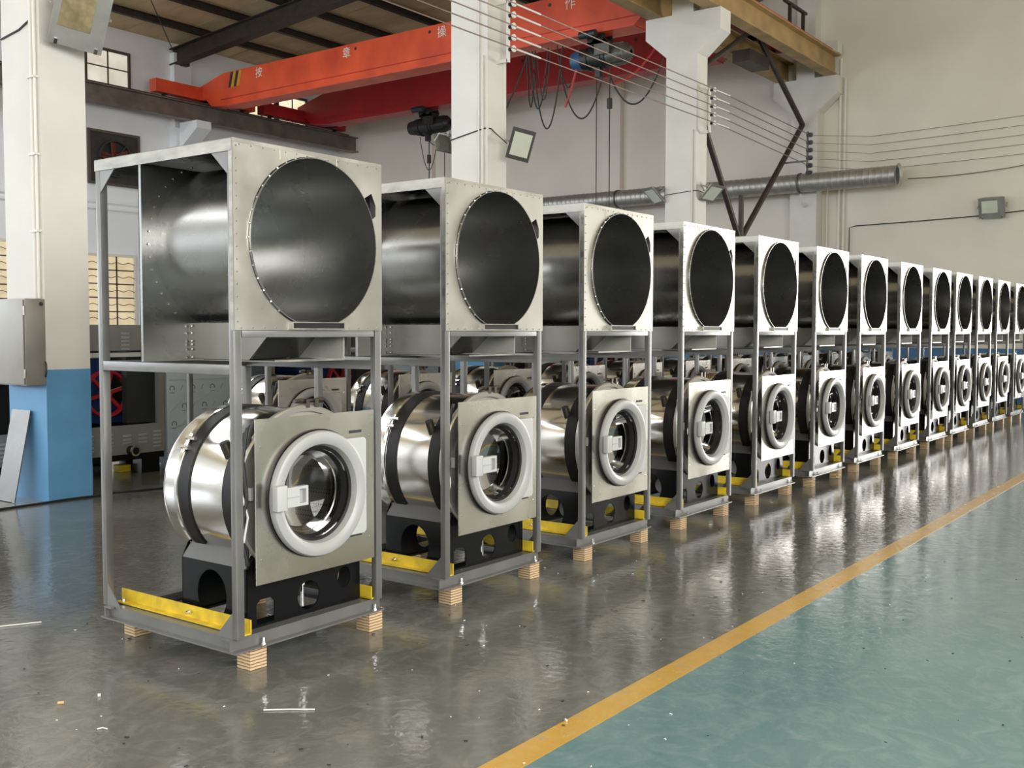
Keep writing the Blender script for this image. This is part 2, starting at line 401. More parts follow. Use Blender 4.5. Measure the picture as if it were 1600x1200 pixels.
for x in (13.45, 7.85):
    b = MB()
    for ya, yb in ((4.9, 11.95), (11.95, Y1)):
        za, zb = roof_z(ya+1e-4)-.16, roof_z(yb-1e-4)-.16
        for x0, x1, d0, d1 in ((x-.13, x+.13, -.40, -.37), (x-.02, x+.02, -.37, -.02), (x-.13, x+.13, -.02, 0)):
            b.add([(x0, ya, za+d0), (x1, ya, za+d0), (x1, yb, zb+d0), (x0, yb, zb+d0), (x0, ya, za+d1), (x1, ya, za+d1), (x1, yb, zb+d1), (x0, yb, zb+d1)],
                  [(0, 1, 2, 3), (4, 7, 6, 5), (0, 4, 5, 1), (1, 5, 6, 2), (2, 6, 7, 3), (3, 7, 4, 0)])
    b.build('rafter', 'dark_steel', ce, smooth=False)
MB().cyl((13.3, 18.8, 8.2), (9.2, 14.5, 8.65), .012, n=6).build('tie_rod', 'dark_steel', ce)

sk = struct(frame_grid('window_6', -16, 8, 0, 0, 1, 1, 'y', 13.5, None), 'added bars round the unseen fill lamp under the back bay roof')  # added bars, out of view, framing the fill lamp of the back bay
sk.data.clear_geometry()
b = MB()
for i in range(13): b.box(-16+2*i-.03, -16+2*i+.03, 12.6, 14.4, 8.80, 8.86)
for y in (12.57, 14.43): b.box(-16, 8, y-.03, y+.03, 8.78, 8.87)
sk.data.from_pydata([tuple(p) for p in b.v], [], b.f); sk.data.update()

# columns
def column(x, label, halfpil=False):
    w = .38
    b = MB().box(x, x+w, 4.616, 5.185, 1.055, 6.62)
    # corbel head on both sides and the thinner upper shaft
    b.plate([(4.21, 6.62), (4.21, 6.27), (4.60, 5.94), (5.19, 5.94), (5.58, 6.28), (5.58, 6.62)], [], YZ, x-.001, x+w+.001)
    b.box(x+.01, x+w-.01, 4.70, 5.09, 6.62, 8.4)
    c = b.build('column', 'column_white', smooth=False); struct(c, label); c['category'] = 'column'
    o = MB().box(x-.001, x+w+.001, 4.615, 5.186, 0, 1.055).build('painted_base', 'column_blue', c, smooth=False); o['label'] = 'blue painted lower part'
    return c
C1 = column(1.85, 'white concrete column with blue base at the left, carrying the steel switch box')
C2 = column(7.55, 'white concrete column behind the second stacked machine')
C3 = column(13.17, 'white concrete column with flared head behind the fourth machine')
C4 = column(18.70, 'white concrete half column standing against the end wall')
def conduit(parent, pts, r=.012, m='conduit_white', name='conduit'): return MB().tube(pts, r, 8).build(name, m, parent)
conduit(C1, [(1.838, 4.72, 1.62), (1.838, 4.72, 6.0)], .017); conduit(C1, [(1.832, 4.665, 1.62), (1.832, 4.665, 6.0)], .012)
for z in (2.15, 2.75, 3.35): MB().box(1.812, 1.85, 4.64, 4.75, z-.008, z+.008).build('clip', 'conduit_white', C1)
conduit(C2, [(7.535, 4.68, 2.0), (7.535, 4.68, 4.72)], .014); conduit(C2, [(7.535, 4.74, 2.0), (7.535, 4.74, 6.0)], .010)
conduit(C3, [(13.155, 4.68, 2.0), (13.155, 4.68, 4.7)], .014)
conduit(C4, [(19.0, 4.25, 1.05), (19.0, 4.25, 7.0)], .03); conduit(C4, [(19.0, 4.15, 1.05), (19.0, 4.15, 6.6)], .025)
conduit(C4, [(19.0, 4.50, 1.05), (19.0, 4.50, 4.6)], .02)
# pilasters and corbel blocks of the back wall
for x in (13.3, 7.7):
    b = MB().box(x, x+.62, Y1-.28, Y1, 0, 6.35).box(x+.05, x+.55, Y1-.16, Y1, 6.35, 8.2)
    p = b.build('column', 'wall_bluish', smooth=False); struct(p, 'white half column on the back wall under the crane rail' if x > 10 else 'white half column on the back wall hidden behind the left column'); p['category'] = 'column'
    b = MB(); b.plate([(Y1-.28, 6.48), (Y1-.95, 6.48), (Y1-.95, 6.3), (Y1-.28, 5.85)], [], YZ, x+.1, x+.52); b.build('corbel', 'wall_bluish', p, smooth=False)
    MB().box(x+.22, x+.40, Y1-.3, Y1-.12, 7.9, 8.2).build('bracket', 'dark_steel', p, smooth=False)

# crane runways
def ibeam(name, x0, x1, y, z0, z1, w, m, label):
    b = MB().box(x0, x1, y-w/2, y+w/2, z0, z0+.025).box(x0, x1, y-.012, y+.012, z0+.025, z1-.025).box(x0, x1, y-w/2, y+w/2, z1-.025, z1)
    r = b.build(name, m, smooth=False); tag(r, label, 'beam', 'crane runway beams'); return r
R1 = ibeam('runway_beam', 7.0, X1-.02, 18.3, 6.48, 6.90, .24, 'runway_steel', 'grey steel crane runway beam along the back wall')
MB().box(7.0, X1-.3, 18.27, 18.33, 6.90, 6.95).build('rail', 'rust_steel', R1, smooth=False)
R2 = ibeam('runway_beam', 4.0, X1-.02, 5.40, 6.62, 7.06, .26, 'runway_primer', 'ochre crane runway beam on the far side of the columns')
MB().box(4.0, X1-.3, 5.37, 5.43, 7.06, 7.12).build('rail', 'rust_steel', R2, smooth=False)
R3 = ibeam('runway_beam', 4.0, X1-.15, 4.36, 6.62, 7.06, .26, 'runway_primer', 'ochre crane runway beam with red rail on the near side of the columns')
MB().box(4.0, X1-.10, 4.30, 4.42, 7.06, 7.13).build('rail', 'rail_red', R3, smooth=False)
MB().box(X1-.42, X1-.16, 4.2, 4.55, 7.06, 7.30).build('end_stop', 'column_white', R3, smooth=False)
MB().tube([(15.6, 4.5, 6.95), (18.3, 4.75, 7.1)], .025, 6).build('brace_rod', 'dark_steel', R3)
b = MB()
for x in (17.2, 17.9): b.box(x-.03, x+.03, 4.62, 4.68, 7.0, 7.75)
b.box(16.9, 18.05, 4.62, 4.68, 7.72, 7.77); b.build('guard_rail', 'dark_steel', R3, smooth=False)
MB().tube([(15.1, 4.9, 7.05), (18.2, 4.9, 8.6)], .06, 8).build('roof_strut', 'dark_steel', R3)

# diamond bracing of pipes between the third column and the end wall
br = empty('column_bracing', (15.5, 4.9, 0)); tag(br, 'dark steel pipe bracing forming a V between column and end wall', 'bracing')
def brace(p, q, r=.055): 
    o = MB().tube([Vector(p)-Vector((15.5, 4.9, 0)), Vector(q)-Vector((15.5, 4.9, 0))], r, 10).build('brace_pipe', 'dark_steel', br); return o
brace((13.6, 4.9, 5.45), (15.55, 4.9, 3.05)); brace((15.55, 4.9, 3.05), (18.60, 4.9, 5.66)); brace((18.60, 4.9, 5.66), (16.3, 4.9, 6.95)); brace((13.6, 4.9, 5.72), (15.9, 4.9, 6.95), .045)
brace((15.6, 4.9, 3.1), (15.6, 4.9, 3.9), .05)
MB().box(-.25, .35, -.02, .02, 2.93, 3.12).build('node_plate', 'dark_steel', br, smooth=False)
MB().box(.3, 1.2, -.05, .30, 6.40, 6.62).build('hanger_box', 'dark_steel', br, smooth=False)

# trolley wires on insulators along the columns
TW = [5.33, 5.195, 5.06, 4.925, 4.79]
def insulator_rack(x, loc_label, col):
    t = empty('insulator_rack', (x, 4.4, 5.06)); tag(t, loc_label, 'insulators', 'insulator racks of the trolley wires')
    MB().box(-.02, .02, .03, .06, -.42, .33).build('bar', 'conduit_white', t, smooth=False)
    for z in (-.40, .31): MB().box(-.02, .02, .05, .215, z-.02, z+.02).build('arm', 'conduit_white', t, smooth=False)
    for z in TW:
        i = MB().cyl((0, .03, z-5.06), (0, -.03, z-5.06), .022, n=10).build('insulator', 'black_rubber', t)
        MB().cyl((0, -.03, z-5.06), (0, -.05, z-5.06), .04, n=14).build('insulator_cap', 'wire_white', i)
insulator_rack(7.74, 'rack of five white insulators on the second column', C2)
insulator_rack(13.30, 'rack of five white insulators on the flared column', C3)
t = empty('insulator_rack', (17.62, 4.40, 4.90)); tag(t, 'cluster of insulators where the trolley wires end at the end wall', 'insulators', 'insulator racks of the trolley wires')
MB().box(-.02, .02, .0, .03, -.45, .42).build('bar', 'hoist_grey', t, smooth=False)
MB().box(-.02, .02, .03, .50, -.17, -.14).build('arm', 'hoist_grey', t, smooth=False)
for z in (.34, .19, .04, -.11, -.26, -.40):
    i = MB().cyl((-.06, -.02, z), (.06, -.02, z+.02), .045, n=12).build('insulator', 'hoist_dark', t)
    MB().cyl((.06, -.02, z+.02), (.10, -.02, z+.03), .05, n=12).build('insulator_cap', 'lamp_silver', i)
for k, z in enumerate(TW):
    o = MB().tube([(1.0, 4.35, z), (7.74, 4.35, z), (13.3, 4.35, z), (17.60, 4.37, 5.25-.152*k)], .008, 6).build('trolley_wire', 'wire_brown')
    tag(o, ['topmost', 'second', 'middle', 'fourth', 'lowest'][k]+' of the five bare trolley wires strung along the columns', 'wire', 'trolley wires')
    for xx in (7.74, 13.3):
        MB().cyl((xx+.04, 4.35, z), (xx+.55, 4.35, z), .012, n=6).build('wire_sleeve', 'wire_white', o)
    o = MB().tube([(17.70, 4.37, 5.25-.152*k), (18.98, 3.6, 5.34-.17*k)]+sag((18.98, 3.6, 5.34-.17*k), (18.98, -1.5, 5.52-.185*k), .02, 6), .0042, 6).build('wall_wire', 'wire_brown')
    tag(o, ['topmost', 'second', 'middle', 'fourth', 'lowest'][k]+' of the five thin wires running along the end wall', 'wire', 'wall wires')
o = MB().tube(sag((18.95, 2.85, 4.42), (18.95, -1.6, 4.95), .18, 10), .008, 6).build('cable', 'wire_brown'); tag(o, 'slack cable hanging from the duct end along the end wall', 'cable')
o = MB().tube([(19.0, 4.02, 2.0), (19.0, 4.02, 3.52), (19.0, 3.9, 3.55), (19.0, 2.7, 3.57), (19.0, 1.6, 3.60), (19.0, .2, 3.68), (19.0, -1.6, 3.75)], .010, 6).build('cable', 'cable_black'); tag(o, 'black lamp cable running sideways across the end wall', 'cable')

# spiral duct along the end wall
prof = []; y = 2.90
while y < 17.5:
    prof += [(.190, y), (.190, y+.10), (.197, y+.112), (.190, y+.124)]; y += .125
b = MB(); b.lathe([(.235, 2.86), (.20, 2.90)]+prof+[(.18, 17.5), (.18, 2.9)], 18.40, 4.43, 28)
dk = b.build('ventilation_duct', 'lamp_silver'); tag(dk, 'long galvanised spiral duct with an open end along the end wall', 'duct')
for yy in (4.85, 9.2, 13.5):
    MB().tube([(18.40, yy, 4.22), (18.62, yy, 3.98), (19.03, yy, 3.98)], .02, 6).tube([(18.62, yy, 3.98), (19.03, yy, 4.3)], .015, 6).build('duct_bracket', 'conduit_white', dk)
    MB().lathe([(.20, yy-.02), (.21, yy-.02), (.21, yy+.02), (.20, yy+.02)], 18.40, 4.43, 28).build('duct_strap', 'hoist_grey', dk)

# windows and fans of the back wall
def window(n, x0, x1, z0, z1, nx, nz, pane, label, wavy=False):
    w = MB()
    for a, c in ((x0-.06, x0), (x1, x1+.06)): w.box(a, c, Y1-.04, Y1, z0-.06, z1+.06)
    for a, c in ((z0-.06, z0), (z1, z1+.06)): w.box(x0, x1, Y1-.04, Y1, a, c)
    w = w.build('window_%d' % n, 'wall_paint' if wavy else 'window_frame', smooth=False); struct(w, label)
    for i in range(nx):
        for k in range(nz):
            xa, xb = x0+(x1-x0)*i/nx, x0+(x1-x0)*(i+1)/nx; za, zb = z0+(z1-z0)*k/nz, z0+(z1-z0)*(k+1)/nz
            MB().box(xa+.015, xb-.015, Y1-.018, Y1-.010, za+.015, zb-.015).build('pane', pane, w, smooth=False)
    m = MB()
    for i in range(1, nx):
        x = x0+(x1-x0)*i/nx; m.box(x-.018, x+.018, Y1-.03, Y1-.004, z0, z1)
    for k in range(1, nz):
        z = z0+(z1-z0)*k/nz; m.box(x0, x1, Y1-.03, Y1-.004, z-.014, z+.014)
    m.build('glazing_bars', 'window_frame', w, smooth=False)
    if wavy:
        m = MB()
        for k in range(nz):
            z = z0+(z1-z0)*(k+.5)/nz
            m.tube([(x0+(x1-x0)*i/40, Y1-.06, z+.02*math.sin(i*.9)) for i in range(41)], .008, 5)
        m.build('burglar_bars', 'window_frame', w)
window(1, 11.1, 12.16, 7.12, 7.88, 2, 2, 'pane_grey', 'high back wall window left of the crane')
window(2, 15.75, 16.62, 7.12, 7.80, 2, 2, 'pane_bright', 'high bright window under the orange crane girder')
window(3, 16.78, 17.75, 7.12, 7.80, 2, 2, 'pane_bright', 'high bright window under the dark red crane girder')
window(4, 10.4, 12.22, 1.5, 3.12, 4, 5, 'pane_amber', 'amber lit window with wavy bars seen between column and first machine', True)
window(5, 8.0, 9.72, 1.75, 3.30, 4, 5, 'pane_amber', 'amber lit window with wavy bars at the left picture edge', True)
t = empty('extractor_fan', (11.75, Y1, 5.40)); tag(t, 'dark square extractor fan with rusty red blades in the back wall', 'fan')
b = MB(); b.plate(rect(-.62, .62, -.57, .57), [circ(0, 0, .40)], XZ, -.03, -.008); b.build('backing_plate', 'fan_dark', t, smooth=False)
b = MB(); b.plate(rect(-.68, .68, -.63, .63), [rect(-.62, .62, -.57, .57)], XZ, -.06, -.002); b.build('fan_frame', 'window_frame', t, smooth=False)
MB().lathe([(.40, -.02), (.40, -.12), (.43, -.12), (.43, -.02)], 0, 0, 36).build('fan_ring', 'fan_dark', t)
MB().cyl((0, -.006, 0), (0, -.003, 0), .40, n=32).build('fan_recess', 'deep_dark', t)
for k in range(5):
    a = k*2*PI/5+.4; d = Vector((math.cos(a), 0, math.sin(a))); e = Vector((-math.sin(a), -.5, math.cos(a))).normalized()
    MB().obox(d*.21+Vector((0, -.05, 0)), d, e, d.cross(e), .17, .10, .004).build('fan_blade', 'fan_rust', t, smooth=False)
MB().cyl((0, -.1, 0), (0, -.02, 0), .07, n=16).build('fan_hub', 'fan_dark', t)
b = MB()
for k in range(3):
    a = k*2*PI/3+.9; b.tube([(0, -.13, 0), (.42*math.cos(a), -.13, .42*math.sin(a))], .014, 6)
b.build('fan_guard', 'fan_dark', t)

# ------------------------------------------------------------------ bridge cranes
def glyph(ch, parent, m, y, z, x, h):
    c = bpy.data.curves.new('glyph', 'FONT'); c.body = ch; c.size = h; c.extrude = .004
    tmp = bpy.data.objects.new('glyph', c); COL.objects.link(tmp)
    dg = bpy.context.evaluated_depsgraph_get(); me = bpy.data.meshes.new_from_object(tmp.evaluated_get(dg)).copy()
    bpy.data.objects.remove(tmp)
    # text plane: reading direction -Y, up +Z, facing -X
    me.transform(Matrix(((0, 0, -1, x), (-1, 0, 0, y+h/2), (0, 1, 0, z-h*.38), (0, 0, 0, 1))))
    me.materials.clear(); me.materials.append(MATS[m])
    o = bpy.data.objects.new('letter', me); COL.objects.link(o); o.parent = parent
    return o
def crane(name, x, z0, z1, m, label, w=.42):
    t = empty(name, (x+w/2, 12, z0)); tag(t, label, 'crane', 'bridge cranes')
    def P(mb, nm, mt, par=t):
        mb.v = [(a-(x+w/2), bb-12, c-z0) for a, bb, c in mb.v]; return mb.build(nm, mt, par, smooth=False)
    b = MB(); b.plate([(18.36, z0+.23), (18.36, z1-.24), (17.40, z1), (6.1, z1), (5.25, z1-.08), (5.25, 7.18), (5.60, 7.18), (6.1, z0), (17.3, z0), (17.85, z0+.05), (18.05, z0+.23)], [], YZ, x, x+w)
    g = P(b, 'girder', m)
    for k in (17.0, 14.0, 11., 8.): pass
    P(MB().box(x-.012, x, 5.9, 17.5, z0+.15, z0+.165), 'weld_seam', 'crane_red', g)
    P(MB().box(x-.02, x+w+.02, 6.1, 17.2, z0-.02, z0), 'lower_flange', m, g)
    for yy in (12.95, 10.85, 7.9):
        P(MB().cyl((x-.006, yy, z1-.12), (x+.01, yy, z1-.12), .035, n=12), 'bolt_hole', 'stripe_black', g)
    for ye, nm in ((18.3, 'end_carriage'), (5.42, 'end_carriage')):
        zt = 7.30 if ye > 10 else 7.46
        zb = 7.00 if ye > 10 else 7.18
        e = P(MB().box(x-1.32, x+w+1.2, ye-.13, ye+.13, zb, zt), nm, m)
        for xx in (x-1.0, x+.9+w):
            P(MB().cyl((xx, ye-.06, zb+.003), (xx, ye+.06, zb+.003), .052, n=16), 'wheel', 'hoist_dark', e)
        P(MB().box(x+.55, x+1.0, ye-.42, ye-.14, zb-.03, zt-.02), 'drive_motor', 'hoist_dark', e)
    return t, g, P
cr1, g1, P1 = crane('bridge_crane', 13.68, 6.77, 7.55, 'crane_orange', 'orange bridge crane girder with white lettering under the roof')
for ch, y in zip('按章操作', (16.086, 13.215, 10.52, 7.44)):
    o = glyph(ch, g1, 'sign_white', y, 7.385, 13.672, .245)
    o.data.transform(Matrix.Translation((-(13.68+.21), -12, -6.77)))
for y, m_ in ((17.16, 'stripe_black'), (17.06, 'stripe_yellow'), (16.96, 'stripe_black'), (16.86, 'stripe_yellow')):
    b = MB(); b.plate([(y-.045, 7.18), (y+.045, 7.18), (y-.055, 7.53), (y-.145, 7.53)], [], YZ, 13.676, 13.68); P1(b, 'warning_stripe', m_, g1)
cr2, g2, P2 = crane('bridge_crane', 16.90, 6.85, 7.64, 'crane_red', 'dark red bridge crane girder behind the orange one')

def hoist(x, y, z, label, mbody, mend, mcap, sc=1.):
    t = empty('electric_hoist', (x, y, z)); tag(t, label, 'hoist', 'electric hoists')
    a = lambda *p: tuple(q*sc for q in p)
    MB().cyl(a(0, -.05, 0), a(0, .45, 0), .19*sc, n=24).build('drum_housing', mbody, t)
    c = MB().cyl(a(0, -.05, 0), a(0, -.42, 0), .17*sc, .17*sc, n=24).build('hoist_motor', mend, t)
    MB().lathe([(.175*sc, -.42*sc), (.175*sc, -.40*sc), (.10*sc, -.50*sc), (.04*sc, -.50*sc)], 0, 0, 24, closed=False).build('motor_cover', mend, c)
    b = MB()
    for k in range(14):
        q = 2*PI*k/14; b.obox((.175*sc*math.cos(q), -.24*sc, .175*sc*math.sin(q)), (math.cos(q), 0, math.sin(q)), (0, 1, 0), (-math.sin(q), 0, math.cos(q)), .014*sc, .13*sc, .006*sc)
    b.build('cooling_fins', mend, c)
    g = MB().cyl(a(0, .45, 0), a(0, .66, 0), .18*sc, .15*sc, n=20).build('gear_case', mcap, t)
    MB().cyl(a(0, .3, -.01), a(0, .34, -.01), .205*sc, n=24).build('drum_flange', mbody, t)
    MB().cyl(a(0, .02, -.01), a(0, .06, -.01), .205*sc, n=24).build('drum_flange', mbody, t)
    tr = MB().box(-.14*sc, .14*sc, -.05*sc, .30*sc, .19*sc, .27*sc).box(-.14*sc, -.11*sc, -.05*sc, .30*sc, .2*sc, .36*sc).box(.11*sc, .14*sc, -.05*sc, .30*sc, .2*sc, .36*sc).build('trolley', mbody, t, smooth=False)
    for yy in (.02, .23):
        for s in (-1, 1): MB().cyl(a(s*.17, yy, .29), a(s*.09, yy, .29), .065*sc, n=14).build('trolley_wheel', mbody, tr)
    MB().cyl(a(-.31, .34, .33), a(-.31, .02, .33), .065*sc, n=16).build('travel_motor', 'hoist_teal', tr)
    MB().box(-.24*sc, -.15*sc, -.2*sc, .1*sc, -.02*sc, .16*sc).build('control_box', mend, t, smooth=False)
    MB().box(-.05*sc, .05*sc, .10*sc, .20*sc, -.34*sc, -.15*sc).build('rope_guide', mbody, t, smooth=False)
    return t
h2 = hoist(13.89, 6.80, 6.37, 'grey electric hoist with blue end hanging under the orange crane', 'hoist_dark', 'hoist_grey', 'hoist_blue', 1.05)
h1 = hoist(17.11, 13.72, 6.43, 'black electric hoist hanging under the dark red crane', 'hoist_dark', 'hoist_dark', 'hoist_dark', 1.08)
def hang(pts, label, m='cable_black', r=.010, name='hanging_cable', cat='cable'):
    o = MB().tube(pts, r, 6).build(name, m); tag(o, label, cat, 'cables of the cranes'); return o
hang([(13.89, 7.0, 6.22), (13.89, 7.0, 1.2)], 'thin black rope hanging straight down from the grey hoist, left one')
o = hang([(13.89, 6.72, 6.22), (13.89, 6.72, 5.6), (13.89, 6.72, 1.2)], 'thin black rope with a weight hanging straight down from the grey hoist', r=.012)
MB().cyl((13.89, 6.72, 5.42), (13.89, 6.72, 5.60), .05, n=10).build('rope_weight', 'cable_black', o)
o = hang([(17.11, 13.85, 6.28), (17.11, 13.85, 1.2)], 'thin rope with a weight hanging straight down from the black hoist', r=.012)
MB().cyl((17.11, 13.85, 5.52), (17.11, 13.85, 5.72), .05, n=10).build('rope_weight', 'cable_black', o)
hang([(17.11, 13.35, 6.2), (17.11, 13.35, 1.2)], 'thin rope hanging straight down beside the white column')
hang(sag((17.11, 14.15, 6.2), (17.11, 13.55, 6.2), .85), 'short black cable loop under the black hoist')
hang(sag((17.11, 13.3, 6.2), (15.5, 12.6, 5.9), .3), 'short cable at the right of the black hoist')
def festoon(p, q, d, label, m='cable_black', r=.016): return hang(sag(p, q, d, 18), label, m, r, 'festoon_cable')
X_ = 13.85
festoon((X_, 8.55, 6.70), (X_, 8.35, 6.70), 1.05, 'leftmost tight loop of festoon cable under the dark red girder')
festoon((X_, 8.50, 6.70), (X_, 8.05, 6.70), 1.10, 'second tight loop of festoon cable under the dark red girder')
festoon((X_, 8.42, 6.70), (X_, 7.72, 6.70), 1.50, 'longest drooping loop of black festoon cable')
festoon((X_, 8.30, 6.60), (X_, 8.00, 6.60), .85, 'thin inner loop of festoon cable', r=.012)
festoon((X_, 9.4, 5.2), (X_, 8.52, 6.65), .1, 'cable slanting from the second column up to the festoon')
festoon((X_, 7.85, 6.72), (X_, 7.35, 6.6), .75, 'cable loop just left of the red hose')
festoon((X_, 7.75, 6.10), (X_, 6.85, 6.0), .75, 'wide loop of black cable left of the hoist ropes')
festoon((X_, 6.70, 6.0), (X_, 5.60, 6.15), .65, 'wide loop of black cable ending at the flared column')
festoon((X_, 7.38, 6.35), (X_, 7.66, 5.55), .06, 'red hose hanging from the blue end of the hoist', 'cable_red', .022)
festoon((X_, 6.6, 5.85), (X_, 5.62, 6.55), .18, 'red hose curving up to the flared column', 'cable_red', .018)

# ------------------------------------------------------------------ flood lights
def flood(loc, d, up_, w, h, label, face='lamp_face', body='dark_plastic', deep=False):
    """lamp whose face looks along d"""
    d = Vector(d).normalized(); r = d.cross(Vector(up_)).normalized(); u = r.cross(d)
    t = empty('flood_light', loc); tag(t, label, 'lamp', 'flood lights')
    def Q(x, y, z): return r*x+u*y+d*z
    dp = .22 if deep else .05
    b = MB(); f0 = [Q(x*w/2, y*h/2, 0) for x, y in ((-1, -1), (1, -1), (1, 1), (-1, 1))]; f1 = [Q(x*w*.36, y*h*.36, -dp) for x, y in ((-1, -1), (1, -1), (1, 1), (-1, 1))]
    f2 = [Q(x*w/2, y*h/2, .015) for x, y in ((-1, -1), (1, -1), (1, 1), (-1, 1))]
    b.add(f1+f0+f2, [(0, 3, 2, 1), (0, 1, 5, 4), (1, 2, 6, 5), (2, 3, 7, 6), (3, 0, 4, 7), (4, 5, 9, 8), (5, 6, 10, 9), (6, 7, 11, 10), (7, 4, 8, 11), (8, 9, 10, 11)])
    hs = b.build('lamp_housing', body, t, smooth=False)
    fx, fy = (.30, .30) if deep else (.39, .37)
    ox = .08*w if deep else 0; oy = .06*h if deep else 0
    c = Q(ox, oy, .018)
    MB().obox(c, r, u, d, w*fx, h*fy, .004).build('lamp_glass', face, t, smooth=False)
    b = MB(); b.tube([Q(-w*.54, 0, -.02), Q(-w*.54, 0, -dp-.10), Q(w*.54, 0, -dp-.10), Q(w*.54, 0, -.02)], .012, 6)
    b.build('bracket', 'lamp_silver', t); 
    MB().cyl(Q(0, 0, -dp-.10), Q(0, 0, -dp-.16), .03, n=8).build('mount', 'lamp_silver', t)
    if deep:
        for x in (-.38, .36): MB().obox(Q(w*x, -h*.46, .025), r, u, d, .012, .02, .012).build('clasp', 'chrome', hs, smooth=False)
    return t
flood((7.80, 4.30, 3.64), (-.55, -.75, -.28), (.22, 0, 1), .30, .38, 'black flat flood light with white face on the second column')
flood((13.36, 4.42, 3.66), (-.30, -.55, -.75), (.1, 0, 1), .30, .36, 'flood light on the right side of the flared column', body='lamp_silver')
flood((13.10, 5.36, 3.66), (-.62, .30, -.72), (.1, 0, 1), .30, .36, 'flood light on the left side of the flared column', body='lamp_silver')
flood((7.62, 5.38, 3.74), (.25, .75, -.55), (.1, 0, 1), .24, .28, 'flood light seen from behind left of the second column', body='hoist_grey')
flood((2.02, 4.30, 3.82), (-.38, -.80, -.46), (.16, 0, 1), .40, .56, 'large old flood light with yellowed reflector at the top left', 'lamp_reflector', 'lamp_silver', True)
flood((18.80, 1.25, 3.72), (-.9, -.1, -.42), (0, .02, 1), .46, .40, 'old square flood light mounted on the end wall', 'lamp_face', 'lamp_silver', True)
o = MB().tube([(7.54, 5.2, 3.75), (7.54, 4.9, 3.80), (7.54, 4.65, 3.84), (7.6, 4.60, 3.84), (7.68, 4.6, 3.80), (7.72, 4.45, 3.66)], .007, 6).build('lamp_cable', 'cable_black'); tag(o, 'thin lamp cable crossing the second column', 'cable')
o = MB().tube([(13.16, 5.2, 3.66), (13.16, 4.62, 3.70), (13.25, 4.60, 3.70), (13.35, 4.5, 3.64)], .007, 6).build('lamp_cable', 'wire_brown'); tag(o, 'thin lamp cable crossing the flared column', 'cable')
o = MB().tube([(1.842, 5.18, 3.72), (1.842, 4.9, 3.75), (1.842, 4.74, 3.80)], .008, 6).build('lamp_cable', 'cable_black'); tag(o, 'dark lamp cable at the top of the left column', 'cable')

# ------------------------------------------------------------------ items round the left column
t = empty('switch_box', (1.76, 4.86, 0)); tag(t, 'brushed steel electrical switch box hung on the left column', 'box')
MB().box(-.075, .088, -.245, .30, .935, 1.615).build('box_body', 'stainless_dull', t, bevel=.004)
MB().box(-.088, -.076, -.235, .29, .945, 1.605).build('box_door', 'stainless_dull', t, bevel=.003)
for z in (1.03, 1.52): MB().cyl((-.084, -.247, z-.035), (-.084, -.247, z+.035), .010, n=8).build('hinge', 'chrome', t)
MB().cyl((.058, -.2455, 1.575), (.058, -.249, 1.575), .016, n=14).build('knockout', 'deep_dark', t)
MB().tube([(.085, -.245, 1.12), (.075, -.275, 1.10), (.075, -.275, 1.04), (.085, -.245, 1.0)], .006, 6).build('handle', 'dark_steel', t)
o = MB(); ang = math.radians(13)
bx = Vector((1.66, 4.92, .004)); e1 = Vector((0.02, -1, 0)).normalized(); e2 = Vector((math.sin(ang), 0.05, math.cos(ang))).normalized(); e3 = e1.cross(e2)
o.obox(bx+e2*.37, e1, e2, e3, .135, .37, .004)
mat('sheet_steel', (.17, .165, .155), .9, .34, var=.3, vscale=4, rvar=.08)
tag(o.build('steel_sheet', 'sheet_steel', smooth=False), 'narrow bare steel sheet leaning on the blue column base', 'sheet')
o = MB().tube([(.2, 4.75, .008), (1.0, 4.45, .008), (1.43, 4.56, .008), (1.75, 4.57, .008), (2.0, 4.59, .008), (2.25, 4.57, .008), (2.42, 4.62, .008), (2.6, 4.55, .008), (2.8, 4.50, .008), (3.1, 4.62, .008)], .009, 6).build('power_cord', 'cable_black')
tag(o, 'black power cord lying on the floor past the blue column', 'cord')

